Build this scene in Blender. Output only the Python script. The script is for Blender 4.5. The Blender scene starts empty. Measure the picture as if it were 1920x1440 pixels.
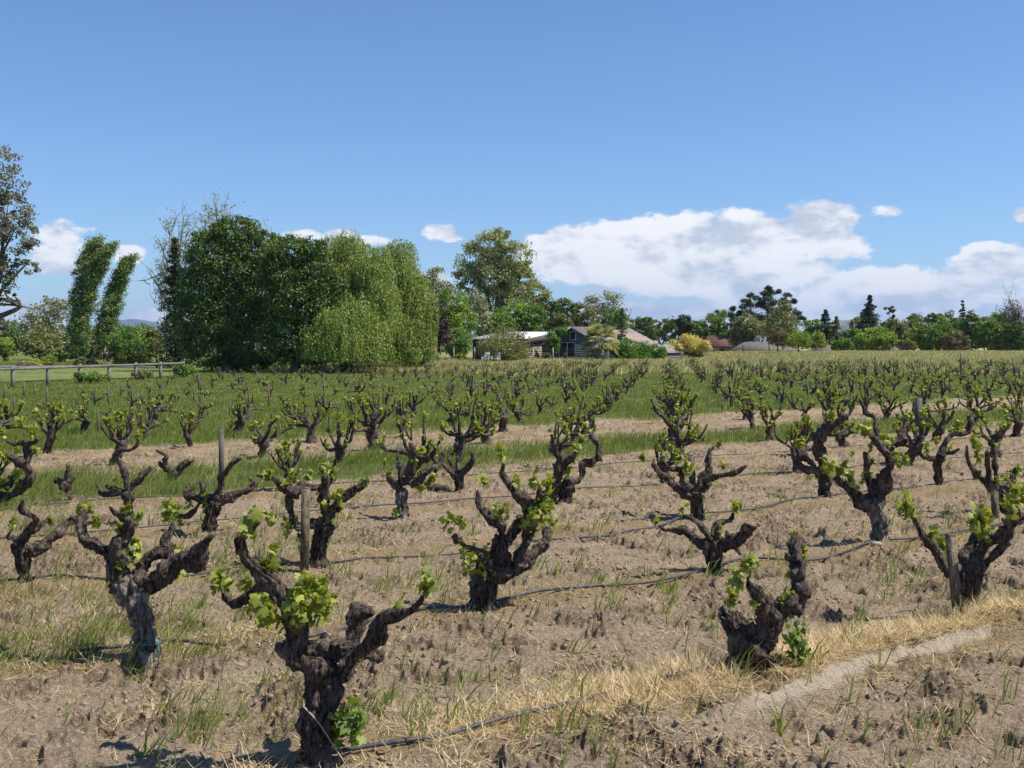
import bpy, math, random
import numpy as np
from mathutils import Vector
R = math.radians
scene = bpy.context.scene
COL = scene.collection
# ------------------------------------------------------------------ camera, sky, sun, exposure
F = 2050.0; HY = 645.0; CAMZ = 1.9
cam_d = bpy.data.cameras.new('camera'); cam = bpy.data.objects.new('camera', cam_d); COL.objects.link(cam)
cam.location = (0, 0, CAMZ); cam.rotation_euler = (R(90), 0, 0)
cam_d.sensor_width = 36; cam_d.lens = F/1920*36; cam_d.shift_y = -(720-HY)/1920
cam_d.clip_start = .05; cam_d.clip_end = 40000
scene.camera = cam
SUN_EL, SUN_AZ = 57.0, 98.0          # azimuth measured clockwise from +Y (straight ahead); 90 = from the right
world = bpy.data.worlds.new('World'); scene.world = world; world.use_nodes = True
scene.view_settings.view_transform = 'Standard'; scene.view_settings.look = 'None'
scene.view_settings.gamma = 1; scene.view_settings.exposure = 0.6
scene.view_settings.use_curve_mapping = False
sun_d = bpy.data.lights.new('sun', 'SUN'); sun_d.energy = 4.7; sun_d.angle = R(.53); sun_d.color = (1, .935, .82)
sun = bpy.data.objects.new('sun', sun_d); COL.objects.link(sun)
sdir = Vector((math.sin(R(SUN_AZ))*math.cos(R(SUN_EL)), math.cos(R(SUN_AZ))*math.cos(R(SUN_EL)), math.sin(R(SUN_EL))))
sun.rotation_euler = sdir.to_track_quat('Z', 'Y').to_euler()

class N:                                   # terse node helper
    def __init__(s, nt): s.nt = nt
    def new(s, t, **k):
        n = s.nt.nodes.new(t)
        for a, v in k.items(): setattr(n, a, v)
        return n
    def put(s, sock, v):
        if v is None: return
        if hasattr(v, 'is_output'): s.nt.links.new(v, sock)
        else:
            if isinstance(v, (tuple, list)) and len(v) == 3 and sock.type == 'RGBA': v = (*v, 1)
            sock.default_value = v
    def m(s, op, a, b=None, c=None, clamp=False):
        n = s.new('ShaderNodeMath', operation=op, use_clamp=clamp)
        for i, v in enumerate((a, b, c)): s.put(n.inputs[i], v)
        return n.outputs[0]
    def sstep(s, x, a, b):
        n = s.new('ShaderNodeMapRange', interpolation_type='SMOOTHSTEP')
        s.put(n.inputs[0], x); s.put(n.inputs[1], a); s.put(n.inputs[2], b); return n.outputs[0]
    def mix(s, f, a, b, mode='MIX'):
        n = s.new('ShaderNodeMix', data_type='RGBA', blend_type=mode)
        s.put(n.inputs[0], f); s.put(n.inputs[6], a); s.put(n.inputs[7], b); return n.outputs[2]
    def noise(s, vec, scale, detail=4, rough=.55, dist=0):
        n = s.new('ShaderNodeTexNoise'); s.put(n.inputs['Vector'], vec)
        n.inputs['Scale'].default_value = scale; n.inputs['Detail'].default_value = detail
        n.inputs['Roughness'].default_value = rough; n.inputs['Distortion'].default_value = dist
        return n.outputs['Fac']
    def vec(s, x, y, z):
        n = s.new('ShaderNodeCombineXYZ'); s.put(n.inputs[0], x); s.put(n.inputs[1], y); s.put(n.inputs[2], z); return n.outputs[0]

def build_sky():
    nt = world.node_tree; nt.nodes.clear(); n = N(nt)
    sky = n.new('ShaderNodeTexSky', sky_type='NISHITA'); sky.sun_disc = False
    sky.sun_elevation = R(SUN_EL); sky.sun_rotation = R(SUN_AZ)
    sky.air_density = 1.0; sky.dust_density = 0.0; sky.ozone_density = 3.0; sky.altitude = 0
    tc = n.new('ShaderNodeTexCoord'); sp = n.new('ShaderNodeSeparateXYZ'); nt.links.new(tc.outputs['Generated'], sp.inputs[0])
    X, Y, Z = sp.outputs
    az = n.m('ARCTAN2', X, Y)
    el = n.m('DIVIDE', Z, n.m('SQRT', n.m('ADD', n.m('MULTIPLY', X, X), n.m('MULTIPLY', Y, Y))))
    blobs = [(1090,478,140,62,0),(1190,440,110,45,0),(1290,452,140,62,0),(1410,438,120,56,0),(1520,424,90,44,0),(1585,466,85,30,0),
             (1290,520,160,36,0),(1430,512,200,56,0),(1620,540,200,46,0),(1780,550,150,40,-.1),(1900,505,110,44,0),(1700,520,60,26,-.15),(1830,590,260,30,-.2),
             (1150,590,170,26,-.1),(1420,588,260,30,-.05),(1330,470,240,70,.1),(1010,462,50,30,-.05),(1060,440,60,26,-.1),
             (826,434,40,19,0),(842,446,30,10,-.1),(1670,398,44,16,-.15),(1850,468,48,16,-.05),(1922,404,24,15,0),
             (125,448,62,34,0),(95,480,60,30,-.1),(120,502,70,18,-.1),(238,476,34,18,-.05),(690,450,50,14,-.25),(555,440,60,14,-.05),(640,440,40,12,-.1),
             (20,585,90,30,0),(150,610,200,18,-.1),(270,600,90,22,-.05),(810,545,60,50,-.25),(1105,552,50,14,-.15)]
    val = None
    for bx, by, rx, ry, off in blobs:
        a0 = math.atan((bx-960)/F); e0 = (HY-by)/F*math.cos(a0)
        d1 = n.m('MULTIPLY', n.m('SUBTRACT', az, a0), F/rx); d2 = n.m('MULTIPLY', n.m('SUBTRACT', el, e0), F/ry)
        q = n.m('SUBTRACT', 1+off, n.m('ADD', n.m('MULTIPLY', d1, d1), n.m('MULTIPLY', d2, d2)))
        val = q if val is None else n.m('SMOOTH_MAX', val, q, .25)
    p = n.vec(n.m('MULTIPLY', az, 1.0), n.m('MULTIPLY', el, 1.7), 0.37)
    p2 = n.vec(n.m('ADD', az, .006), n.m('ADD', n.m('MULTIPLY', el, 1.7), .022), 0.37)
    n1 = n.noise(p, 17, 9, .60, .1); n2 = n.noise(p2, 17, 9, .60, .1)
    p3 = n.vec(az, n.m('MULTIPLY', el, 2.6), 1.7)
    lo = n.noise(p3, 15, 7, .55, .1)
    val = n.m('MAXIMUM', val, -1.2)
    dens = n.m('ADD', val, n.m('MULTIPLY', n.m('SUBTRACT', n1, .5), 4.6))
    mask = n.m('MULTIPLY', n.sstep(dens, .0, .55), .985)
    # cloud self-shading painted into the cloud colour: noise offset sunward, darker where dense
    sh = n.m('ADD', n.m('MULTIPLY', n.m('SUBTRACT', n1, n2), 3.6), n.m('MULTIPLY', n.m('SUBTRACT', lo, .5), 3.0))
    sh = n.sstep(n.m('ADD', sh, n.m('MULTIPLY', n.m('SUBTRACT', dens, 1.0), -.12)), -.62, .38)
    ccol = n.mix(sh, (.54, .59, .67), (.95, .94, .93))
    bg1 = n.new('ShaderNodeBackground')
    nt.links.new(n.mix(1.0, sky.outputs[0], (.76, .955, 1.20), 'MULTIPLY'), bg1.inputs[0]); bg1.inputs[1].default_value = .078
    bg2 = n.new('ShaderNodeBackground'); nt.links.new(ccol, bg2.inputs[0]); bg2.inputs[1].default_value = .76
    mx = n.new('ShaderNodeMixShader'); nt.links.new(mask, mx.inputs[0])
    nt.links.new(bg1.outputs[0], mx.inputs[1]); nt.links.new(bg2.outputs[0], mx.inputs[2])
    out = n.new('ShaderNodeOutputWorld'); nt.links.new(mx.outputs[0], out.inputs[0])
build_sky()

# ------------------------------------------------------------------ numpy noise
_rs = np.random.RandomState(7); _T = _rs.rand(4096).astype(np.float32); _P = _rs.permutation(4096)
def vnoise(x, y, z=0.0):
    x = np.asarray(x, float); y = np.asarray(y, float); z = np.asarray(z, float)+np.zeros_like(x)
    xi = np.floor(x).astype(np.int64); yi = np.floor(y).astype(np.int64); zi = np.floor(z).astype(np.int64)
    xf, yf, zf = x-xi, y-yi, z-zi
    u, v, w = xf*xf*(3-2*xf), yf*yf*(3-2*yf), zf*zf*(3-2*zf)
    def h(a, b, c): return _T[(_P[(_P[(_P[a & 4095]+b) & 4095]+c) & 4095])]
    def l(a, b, t): return a+(b-a)*t
    return l(l(l(h(xi,yi,zi), h(xi+1,yi,zi), u), l(h(xi,yi+1,zi), h(xi+1,yi+1,zi), u), v),
             l(l(h(xi,yi,zi+1), h(xi+1,yi,zi+1), u), l(h(xi,yi+1,zi+1), h(xi+1,yi+1,zi+1), u), v), w)
def fbm(x, y, z=0.0, o=4, g=.5):
    s = 0; a = 1; t = 0
    for i in range(o):
        s = s+a*vnoise(x*2**i+17.3*i, y*2**i+5.1*i, np.asarray(z)*2**i); t += a; a *= g
    return s/t
def S(a, b, x):
    t = np.clip((np.asarray(x, float)-a)/(b-a), 0, 1); return t*t*(3-2*t)

# ------------------------------------------------------------------ mesh + object helpers
def mk_mesh(name, V, polys, mats=None, smooth=False, attr=None, mindex=None):
    """polys: list of (n,k) int arrays"""
    me = bpy.data.meshes.new(name); V = np.asarray(V, np.float32).reshape(-1, 3)
    polys = [np.asarray(p, np.int32) for p in polys if len(p)]
    me.vertices.add(len(V)); me.vertices.foreach_set('co', V.ravel())
    li = np.concatenate([p.ravel() for p in polys]); sz = np.concatenate([np.full(len(p), p.shape[1], np.int32) for p in polys])
    st = np.concatenate([[0], np.cumsum(sz)[:-1]]).astype(np.int32)
    me.loops.add(len(li)); me.loops.foreach_set('vertex_index', li)
    me.polygons.add(len(sz)); me.polygons.foreach_set('loop_start', st)
    try: me.polygons.foreach_set('loop_total', sz)
    except Exception: pass
    if smooth: me.polygons.foreach_set('use_smooth', np.ones(len(sz), bool))
    for m in (mats if isinstance(mats, (list, tuple)) else [mats] if mats else []): me.materials.append(m)
    if mindex is not None: me.polygons.foreach_set('material_index', np.asarray(mindex, np.int32))
    if attr:
        for k, (dt, dom, arr) in attr.items():
            a = me.attributes.new(k, dt, dom); a.data.foreach_set('value' if dt == 'FLOAT' else 'color' if 'COLOR' in dt else 'vector', np.asarray(arr, np.float32).ravel())
    me.update(calc_edges=True); return me
def ob(name, me, parent=None):
    o = bpy.data.objects.new(name, me); COL.objects.link(o)
    if parent is not None: o.parent = parent
    return o
def tag(o, label=None, cat=None, group=None, kind=None):
    if label: o['label'] = label
    if cat: o['category'] = cat
    if group: o['group'] = group
    if kind: o['kind'] = kind
    return o
def empty(name, loc, label, cat, group=None, rz=0):
    o = bpy.data.objects.new(name, None); COL.objects.link(o); o.location = loc; o.rotation_euler = (0, 0, rz)
    o.empty_display_size = .2
    return tag(o, label, cat, group)
class MB:
    def __init__(s): s.V = []; s.P = {}; s.n = 0; s.A = []
    def add(s, V, polys, a=None):
        V = np.asarray(V, float).reshape(-1, 3)
        for p in polys:
            p = np.asarray(p, int)
            if len(p): s.P.setdefault(p.shape[1], []).append(p+s.n)
        s.V.append(V); s.n += len(V); s.A.append(np.zeros(len(V)) if a is None else np.broadcast_to(a, (len(V),)))
    def mesh(s, name, mat, smooth=False, attr=True):
        V = np.concatenate(s.V); P = [np.concatenate(p) for p in s.P.values()]
        return mk_mesh(name, V, P, mat, smooth, {'v': ('FLOAT', 'POINT', np.concatenate(s.A))} if attr else None)
    def box(s, x0, x1, y0, y1, z0, z1, M=None):
        v = np.array([(x, y, z) for z in (z0, z1) for y in (y0, y1) for x in (x0, x1)], float)
        if M is not None: v = M(v)
        s.add(v, [np.array([(0,2,3,1),(4,5,7,6),(0,1,5,4),(2,6,7,3),(0,4,6,2),(1,3,7,5)])])
    def build(s, name, mat, parent=None, smooth=False): return ob(name, s.mesh(name, mat, smooth), parent)

def catmull(P, step):
    P = np.asarray(P, float)
    if len(P) < 2: return P
    Q = np.vstack([2*P[0]-P[1], P, 2*P[-1]-P[-2]]); out = []
    for i in range(1, len(Q)-2):
        n = max(2, int(np.linalg.norm((Q[i+1]-Q[i])[:3])/step)); t = np.linspace(0, 1, n, endpoint=False)[:, None]
        p0, p1, p2, p3 = Q[i-1:i+3]
        out.append(.5*((2*p1)+(-p0+p2)*t+(2*p0-5*p1+4*p2-p3)*t**2+(-p0+3*p1-3*p2+p3)*t**3))
    out.append(P[-1:]); return np.vstack(out)
def tube(P, segs=8, step=.1, cap=True, knob=0.0, seed=0, fur=0.0, squash=0):
    """P rows (x,y,z,r) -> V, quads, tris."""
    C = catmull(P, step); C[:, 3] = np.maximum(C[:, 3], 1e-4); p = C[:, :3]; r = C[:, 3].copy(); n = len(p)
    t = np.gradient(p, axis=0); t /= np.linalg.norm(t, axis=1)[:, None]+1e-9
    u = np.zeros_like(p); a = np.array([1., 0, 0]) if abs(t[0, 0]) < .8 else np.array([0, 1., 0])
    for i in range(n):
        a = a-t[i]*a.dot(t[i]); a /= np.linalg.norm(a)+1e-9; u[i] = a
    w = np.cross(t, u); th = np.linspace(0, 2*np.pi, segs, endpoint=False)
    dirs = u[:, None]*np.cos(th)[None, :, None]+w[:, None]*np.sin(th)[None, :, None]
    rr = r[:, None]*np.ones(segs)[None]
    if cap:                                   # round the tip
        L = np.concatenate([[0], np.cumsum(np.linalg.norm(np.diff(p, axis=0), axis=1))]); rem = L[-1]-L
        rr = rr*np.sqrt(np.clip(rem/(r*.8+1e-6), .02, 1))[:, None]
    V = p[:, None]+dirs*rr[:, :, None]
    if knob:
        q = V/.075+seed*3.7
        k = fbm(q[..., 0], q[..., 1], q[..., 2], 3)-.5
        q2 = V/.02+seed
        k2 = fbm(q2[..., 0], q2[..., 1], q2[..., 2], 2)-.5
        s = np.concatenate([[0], np.cumsum(np.linalg.norm(np.diff(p, axis=0), axis=1))])[:, None]/.11
        f = vnoise(np.cos(th)[None]*3.2+seed*5+0*s, np.sin(th)[None]*3.2+0*s, s)-.5
        f2 = vnoise(np.cos(th)[None]*7+seed*5+0*s, np.sin(th)[None]*7+0*s, s*1.6)-.5
        V = V+dirs*(rr*(knob*1.5*k+fur*(f*.9+f2*.7))+np.minimum(rr, .05)*.55*knob*k2)[:, :, None]
    i = np.arange(n-1)[:, None]*segs; j = np.arange(segs)[None]; j2 = (j+1) % segs
    Q = np.stack([i+j, i+j2, i+segs+j2, i+segs+j], -1).reshape(-1, 4)
    V = V.reshape(-1, 3); V = np.vstack([V, p[-1:]+t[-1:]*0.0, p[:1]])
    e = n*segs; tr = np.array([(e-segs+k, e-segs+(k+1) % segs, e) for k in range(segs)]+[((k+1) % segs, k, e+1) for k in range(segs)])
    return V, Q, tr
# ------------------------------------------------------------------ materials
def mat_base(name, rough=.8, spec=.3):
    m = bpy.data.materials.new(name); m.use_nodes = True; n = N(m.node_tree); b = m.node_tree.nodes['Principled BSDF']
    b.inputs['Roughness'].default_value = rough; b.inputs['Specular IOR Level'].default_value = spec
    return m, n, b
def bump(n, b, h, strength=.5, dist=.02):
    k = n.new('ShaderNodeBump'); n.put(k.inputs['Height'], h); k.inputs['Strength'].default_value = strength; k.inputs['Distance'].default_value = dist
    n.nt.links.new(k.outputs[0], b.inputs['Normal'])
def pos(n): return n.new('ShaderNodeNewGeometry').outputs['Position']
def objc(n): return n.new('ShaderNodeTexCoord').outputs['Object']
def flat(name, c1, c2=None, scale=5, rough=.8, bstr=.3, spec=.3, coord='obj'):
    m, n, b = mat_base(name, rough, spec); v = objc(n) if coord == 'obj' else pos(n)
    f = n.noise(v, scale, 5); f2 = n.sstep(f, .3, .7)
    n.nt.links.new(n.mix(f2, c1, c2 or tuple(x*.75 for x in c1)), b.inputs['Base Color'])
    if bstr: bump(n, b, n.noise(v, scale*4, 4), bstr, .01)
    return m
def leafmat(name, c1, c2, trans=.35, c3=None):
    m = bpy.data.materials.new(name); m.use_nodes = True; nt = m.node_tree; nt.nodes.clear(); n = N(nt)
    a = n.new('ShaderNodeAttribute', attribute_name='v').outputs['Fac']
    col = n.mix(a, c1, c2)
    if c3: col = n.mix(n.sstep(n.noise(pos(n), .45, 3), .5, .68), col, c3)
    d = n.new('ShaderNodeBsdfDiffuse'); t = n.new('ShaderNodeBsdfTranslucent'); g = n.new('ShaderNodeBsdfGlossy')
    nt.links.new(col, d.inputs[0]); tc = n.mix(1.0, col, (1.25, 1.2, .45), 'MULTIPLY'); nt.links.new(tc, t.inputs[0])
    g.inputs['Roughness'].default_value = .6; g.inputs[0].default_value = (1, 1, 1, 1)
    mx = n.new('ShaderNodeMixShader'); mx.inputs[0].default_value = trans; nt.links.new(d.outputs[0], mx.inputs[1]); nt.links.new(t.outputs[0], mx.inputs[2])
    mg = n.new('ShaderNodeMixShader'); mg.inputs[0].default_value = .035; nt.links.new(mx.outputs[0], mg.inputs[1]); nt.links.new(g.outputs[0], mg.inputs[2])
    o = n.new('ShaderNodeOutputMaterial'); nt.links.new(mg.outputs[0], o.inputs[0]); return m
def barkmat(name, dark, light, lichen=None, scale=1.0):
    m, n, b = mat_base(name, .95, .12); v = objc(n)
    mp = n.new('ShaderNodeMapping'); n.put(mp.inputs[0], v); mp.inputs['Scale'].default_value = (1, 1, .28)
    f = n.noise(mp.outputs[0], 60*scale, 6, .6, .6); g = n.noise(v, 9*scale, 4, .6)
    h = n.noise(v, 130*scale, 3, .6)
    c = n.mix(n.sstep(f, .36, .66), dark, light)
    c = n.mix(n.m('MULTIPLY', n.sstep(g, .5, .72), .75), c, tuple(x*1.7 for x in light))
    if lichen: c = n.mix(n.m('MULTIPLY', n.sstep(n.noise(v, 16*scale, 4), .64, .74), .6), c, lichen)
    n.nt.links.new(c, b.inputs['Base Color']); bump(n, b, n.m('ADD', n.m('MULTIPLY', f, 1.4), h), .9, .014); return m
M = {}
M['vine'] = barkmat('vine_bark', (.022, .015, .012), (.155, .122, .102), (.22, .12, .03))
M['vinepale'] = barkmat('pale_vine_bark', (.05, .038, .032), (.30, .265, .235))
M['bark'] = barkmat('tree_bark', (.05, .04, .03), (.16, .13, .10), None, .12)
M['palebark'] = barkmat('pale_bark', (.22, .20, .17), (.42, .39, .34), None, .12)
M['leaf'] = leafmat('vine_leaf', (.14, .185, .015), (.37, .41, .045), .42)
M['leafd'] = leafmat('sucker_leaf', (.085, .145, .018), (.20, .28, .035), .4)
M['grass'] = leafmat('grass_blades', (.13, .185, .032), (.30, .345, .075), .45, (.30, .29, .10))
M['strawm'] = leafmat('dry_straw', (.42, .30, .15), (.74, .59, .35), .15)
M['drygrass'] = leafmat('dry_tall_grass', (.32, .30, .12), (.66, .58, .34), .42)
M['hose'] = flat('black_hose', (.035, .035, .042), (.08, .08, .09), 30, .5, .2)
M['stake'] = barkmat('weathered_stake', (.07, .055, .035), (.22, .18, .125), None, .5)
M['greystake'] = flat('grey_stake', (.13, .12, .10), (.07, .065, .055), 12, .9)
M['rail'] = flat('grey_rail', (.22, .20, .175), (.15, .135, .12), 4, .9)
M['white'] = flat('white_paint', (.8, .8, .78), (.68, .68, .66), 3, .5, .1)
M['teal'] = flat('teal_tie', (.03, .22, .2), (.02, .16, .15), 3, .5, .1)
M['petal'] = flat('white_petal', (.8, .8, .78), (.75, .75, .7), 3, .7, 0)
M['rock'] = flat('pale_rock', (.4, .35, .29), (.28, .25, .21), 9, .95)

# ------------------------------------------------------------------ lay of the land
BD = np.array([.85, .527]); ND = np.array([-.527, .85])           # along a vine row / across the rows
ORG = np.array([-.95, 5.05]); AV = np.array([.40, 2.80]); BV = np.array([1.93, 1.20]); ROWSP = float(AV.dot(ND))
def rowq(x, y): return ((x-ORG[0])*ND[0]+(y-ORG[1])*ND[1])
def terrain(x, y):
    return S(15, 32, x)*(.62*S(80, 132, y)-1.6*S(146, 172, y))+.05*(fbm(x/9., y/9., 3, 2)-.5)*S(15, 40, y)
def cval(x, y): return y-.78*x+3.4*(fbm(x/2.0, y/2.0, 9, 4, .6)-.5)
def zones(x, y):
    c = cval(x, y)
    g = S(16.7, 17.7, c)*(1-S(19.4, 20.8, c))+S(24.4, 26.6, c)    # 1 = standing green grass
    pn = fbm(x/1.1, y/1.1, 21, 3)
    left = 1-S(-2.6, -.4, x-.1*y)
    patch = S(.56-.12*left, .74-.10*left, pn)*(1-g)               # weedy patches on the soil
    q = rowq(x, y)/ROWSP; dq = (q-np.round(q))*ROWSP
    straw = (1-g)*np.exp(-((dq+.12)/.36)**2)*(.35+.9*fbm(x/.8, y/.8, 4, 3))
    # thick golden straw before the first row, right of the middle
    d0 = rowq(x, y); straw = straw+1.3*S(.2, 1.3, x)*np.exp(-((d0+.30)/.28)**2)*(1-g)
    return g, patch, np.clip(straw, 0, 1.3)
def relief(x, y):
    g, patch, straw = zones(x, y)
    near = 1-S(40, 70, y); d0 = rowq(x, y); q = d0/ROWSP; dq = (q-np.round(q))*ROWSP
    till = (1-g)*(1-.75*np.exp(-((dq)/.3)**2))
    a = fbm(x/.55, y/.55, 1, 3); b1 = fbm(x/.13, y/.13, 5, 3, .6); b2 = fbm(x/.04, y/.04, 8, 2)
    cl = S(.42, .75, fbm(x/.30, y/.30, 11, 3))
    b3 = 1-2*np.abs(fbm(x/.075, y/.075, 15, 3, .6)-.5)
    h = .075*(a-.5)+.095*till*(b1-.5)*(.4+1.2*cl)+.105*till*(b3-.8)*(.15+1.3*cl)+.052*till*(b2-.5)*(.5+1.3*cl)+.008*(b2-.5)
    h = h-.060*till*S(.62, .70, fbm(x/.22, y/.22, 19, 3))
    h = h+.030*np.exp(-(dq/.38)**2)*(1-g)
    # smooth cut bank in front of the first row (lower right)
    m = S(1.0, 1.35, x)*(1-S(2.95, 3.15, x)); e = np.interp(x, [1.1, 1.9, 2.9, 4], [-.70, -.51, -.44, -.40])+.12*(fbm(x/.35, y/.35, 2, 3)-.5)+.05*(vnoise(x/.06, y/.06, 3.)-.5)
    band = m*S(e-.09, e-.065, d0)*(1-S(e-.02, e+.03, d0))
    h = h*(1-.8*band)+S(.3, 1.2, x)*(1-S(4, 5, x))*.09*(S(e-.15, e+.0, d0)*(1-S(-.4, .1, d0)))
    return h*near, band
def gz(x, y):
    x = np.asarray(x, float); y = np.asarray(y, float); return terrain(x, y)+relief(x, y)[0]
def gpt(px, py):                                                   # ground point seen at a pixel
    d = CAMZ*F/(py-HY); return (px-960)/F*d, d

def build_ground():
    ys = [-60, -25, -10, -4, 0, 1.5, 2.6]; y = 3.4
    while y < 120: ys.append(y); y *= 1.0030 if y < 20 else 1.0055 if y < 32 else 1.012
    while y < 16500: ys.append(y); y *= 1.12
    ys = np.array(ys); s = np.concatenate([-np.geomspace(6, .56, 26)[:-1], np.linspace(-.56, .56, 950), np.geomspace(.56, 6, 26)[1:]])
    Y, Sx = np.meshgrid(ys, s, indexing='ij'); X = Sx*np.maximum(Y, 3.4)
    far = np.where(Y < 3.4, 1., 0.); X = np.clip(X, -16000, 16000)
    g, patch, straw = zones(X, Y); h, band = relief(X, Y)
    Z = terrain(X, Y)+h-np.where(Y > 400, .3, 0)
    ny, nx = X.shape; i = np.arange(ny-1)[:, None]*nx+np.arange(nx-1)[None]
    Q = np.stack([i, i+1, i+nx+1, i+nx], -1).reshape(-1, 4)
    cl = S(.42, .72, fbm(X/.30, Y/.30, 11, 3))*(1-g); colr = np.stack([g, straw, band, cl], -1)
    m, n, b = mat_base('vineyard_ground', .97, .08)
    at = n.new('ShaderNodeAttribute', attribute_name='zone'); sp = n.new('ShaderNodeSeparateColor'); n.nt.links.new(at.outputs['Color'], sp.inputs[0])
    P = pos(n); f1 = n.noise(P, 2.2, 6, .6); f2 = n.noise(P, 38, 5, .65); f3 = n.noise(P, 150, 3, .6); f4 = n.noise(P, .09, 4, .55)
    soil = n.mix(n.sstep(f2, .3, .7), (.255, .188, .128), (.50, .388, .275))
    soil = n.mix(n.m('MULTIPLY', n.sstep(f1, .46, .72), .55), soil, (.52, .405, .28))
    soil = n.mix(n.m('MULTIPLY', at.outputs['Alpha'], n.m('MULTIPLY', n.sstep(n.noise(P, 14, 5, .65), .40, .62), .85)), soil, n.mix(f3, (.10, .070, .048), (.205, .150, .107)))
    flk = n.noise(P, 75, 2, .5); soil = n.mix(n.m('MULTIPLY', n.sstep(flk, .66, .72), .55), soil, (.50, .41, .28))
    # straw mat
    mp = n.new('ShaderNodeMapping'); n.put(mp.inputs[0], P); mp.inputs['Rotation'].default_value = (0, 0, .6); mp.inputs['Scale'].default_value = (1, .22, 1)
    fs = n.noise(mp.outputs[0], 110, 4, .7, 1.2)
    stc = n.mix(n.sstep(fs, .35, .65), (.20, .13, .07), (.46, .35, .20))
    soil = n.mix(n.m('MULTIPLY', n.sstep(n.m('MULTIPLY', sp.outputs[1], n.m('ADD', n.noise(P, 8, 5, .6), .5)), .3, .8), .8), soil, stc)
    soil = n.mix(sp.outputs[2], soil, n.mix(f2, (.52, .42, .31), (.62, .52, .40)))
    gr = n.mix(f1, (.10, .13, .035), (.17, .20, .06))
    # farther: drier meadow
    sx = n.new('ShaderNodeSeparateXYZ'); n.put(sx.inputs[0], P)
    dry = n.m('MULTIPLY', n.sstep(n.m('ADD', sx.outputs[1], n.m('MULTIPLY', f4, 60)), 95, 150), n.sstep(sx.outputs[0], -25, 0))
    gr = n.mix(dry, gr, n.mix(f2, (.22, .21, .085), (.36, .33, .17)))
    c = n.mix(sp.outputs[0], soil, gr); n.nt.links.new(c, b.inputs['Base Color'])
    bump(n, b, n.m('ADD', f2, n.m('MULTIPLY', f3, .6)), 1.0, .045)
    me = mk_mesh('ground', np.stack([X, Y, Z], -1), [Q], m, True, {'zone': ('FLOAT_COLOR', 'POINT', colr)})
    tag(ob('ground', me), kind='structure')
build_ground()

# ------------------------------------------------------------------ grape leaves and shoots
_ang = np.radians([90, 68, 50, 30, 5, -18, -40, -70, -88, -92, -110, -140, -162, 175, 150, 130, 112])
_rad = np.array([1, .78, .62, .92, .60, .86, .62, .60, .16, .16, .60, .62, .86, .60, .92, .62, .78])
LEAF = np.vstack([[0, -.05, .10], np.stack([_rad*np.cos(_ang), _rad*np.sin(_ang), -.25*(_rad-.5)], -1)])
LT = np.array([(0, i, i % 17+1) for i in range(1, 18)])
def leaves(mb, C, size, rng, droop=.6):
    """C (n,3) positions"""
    n = len(C); nrm = rng.normal(size=(n, 3)); nrm[:, 2] = np.abs(nrm[:, 2])*.8+.15; nrm /= np.linalg.norm(nrm, axis=1)[:, None]
    a = rng.normal(size=(n, 3)); a[:, 2] -= droop; a -= nrm*(a*nrm).sum(1)[:, None]; a /= np.linalg.norm(a, axis=1)[:, None]; b = np.cross(a, nrm)
    sz = size*rng.uniform(.55, 1.25, n)
    L = LEAF[None]*np.ones((n, 1, 1)); L = L+rng.normal(size=L.shape)*.035
    V = C[:, None]+sz[:, None, None]*(L[..., 0:1]*b[:, None]+L[..., 1:2]*a[:, None]+L[..., 2:3]*nrm[:, None])
    T = (LT[None]+np.arange(n)[:, None, None]*18).reshape(-1, 3)
    mb.add(V.reshape(-1, 3), [T], np.repeat(rng.rand(n), 18))
def shoot(mb, p, size, rng, lean=(.15, 0)):
    """a young vine shoot: a short stem with leaves of unequal size along it"""
    ns = 1+int(size > .06)+int(size > .10)
    for k in range(ns):
        q = np.array(p)+rng.normal(size=3)*size*.35*np.array([1, 1, .4]); L = size*rng.uniform(1.1, 2.0)
        d = np.array([lean[0]+rng.normal()*.3, lean[1]+rng.normal()*.3, 1.]); d /= np.linalg.norm(d); q = q-d*L*.5
        st = np.stack([q, q+d*L*.5, q+d*L]); V, Qd, T = tube(np.hstack([st, [[.004], [.003], [.0015]]]), 4, .05)
        mb.add(V, [Qd, T], .6)
        n = int(8+size*190); t = rng.rand(n)
        C = q+d*(t*L)[:, None]+rng.normal(size=(n, 3))*size*.27
        leaves(mb, C, .022+.016*rng.rand()+.05*max(0, size-.08), rng)

def place_local(o, root): o.parent = root

CR = {'A': (380, 940, 2.88), 'B': (120, 840, 3.429), 'C': (800, 820, 4.114), 'D': (1300, 980, 4.364), 'E': (1660, 900, 4.965),
      'F': (480, 820, 5.332), 'G': (0, 760, 4.114), 'H': (1180, 760, 4.235), 'I': (1460, 720, 4.5), 'J': (220, 740, 5.333), 'K': (620, 700, 5.54), 'L': (900, 680, 4.8), 'M': (1680, 740, 6.0)}
SZ = {'S': .036, 'M': .058, 'L': .078, 'X': .105}
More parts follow.
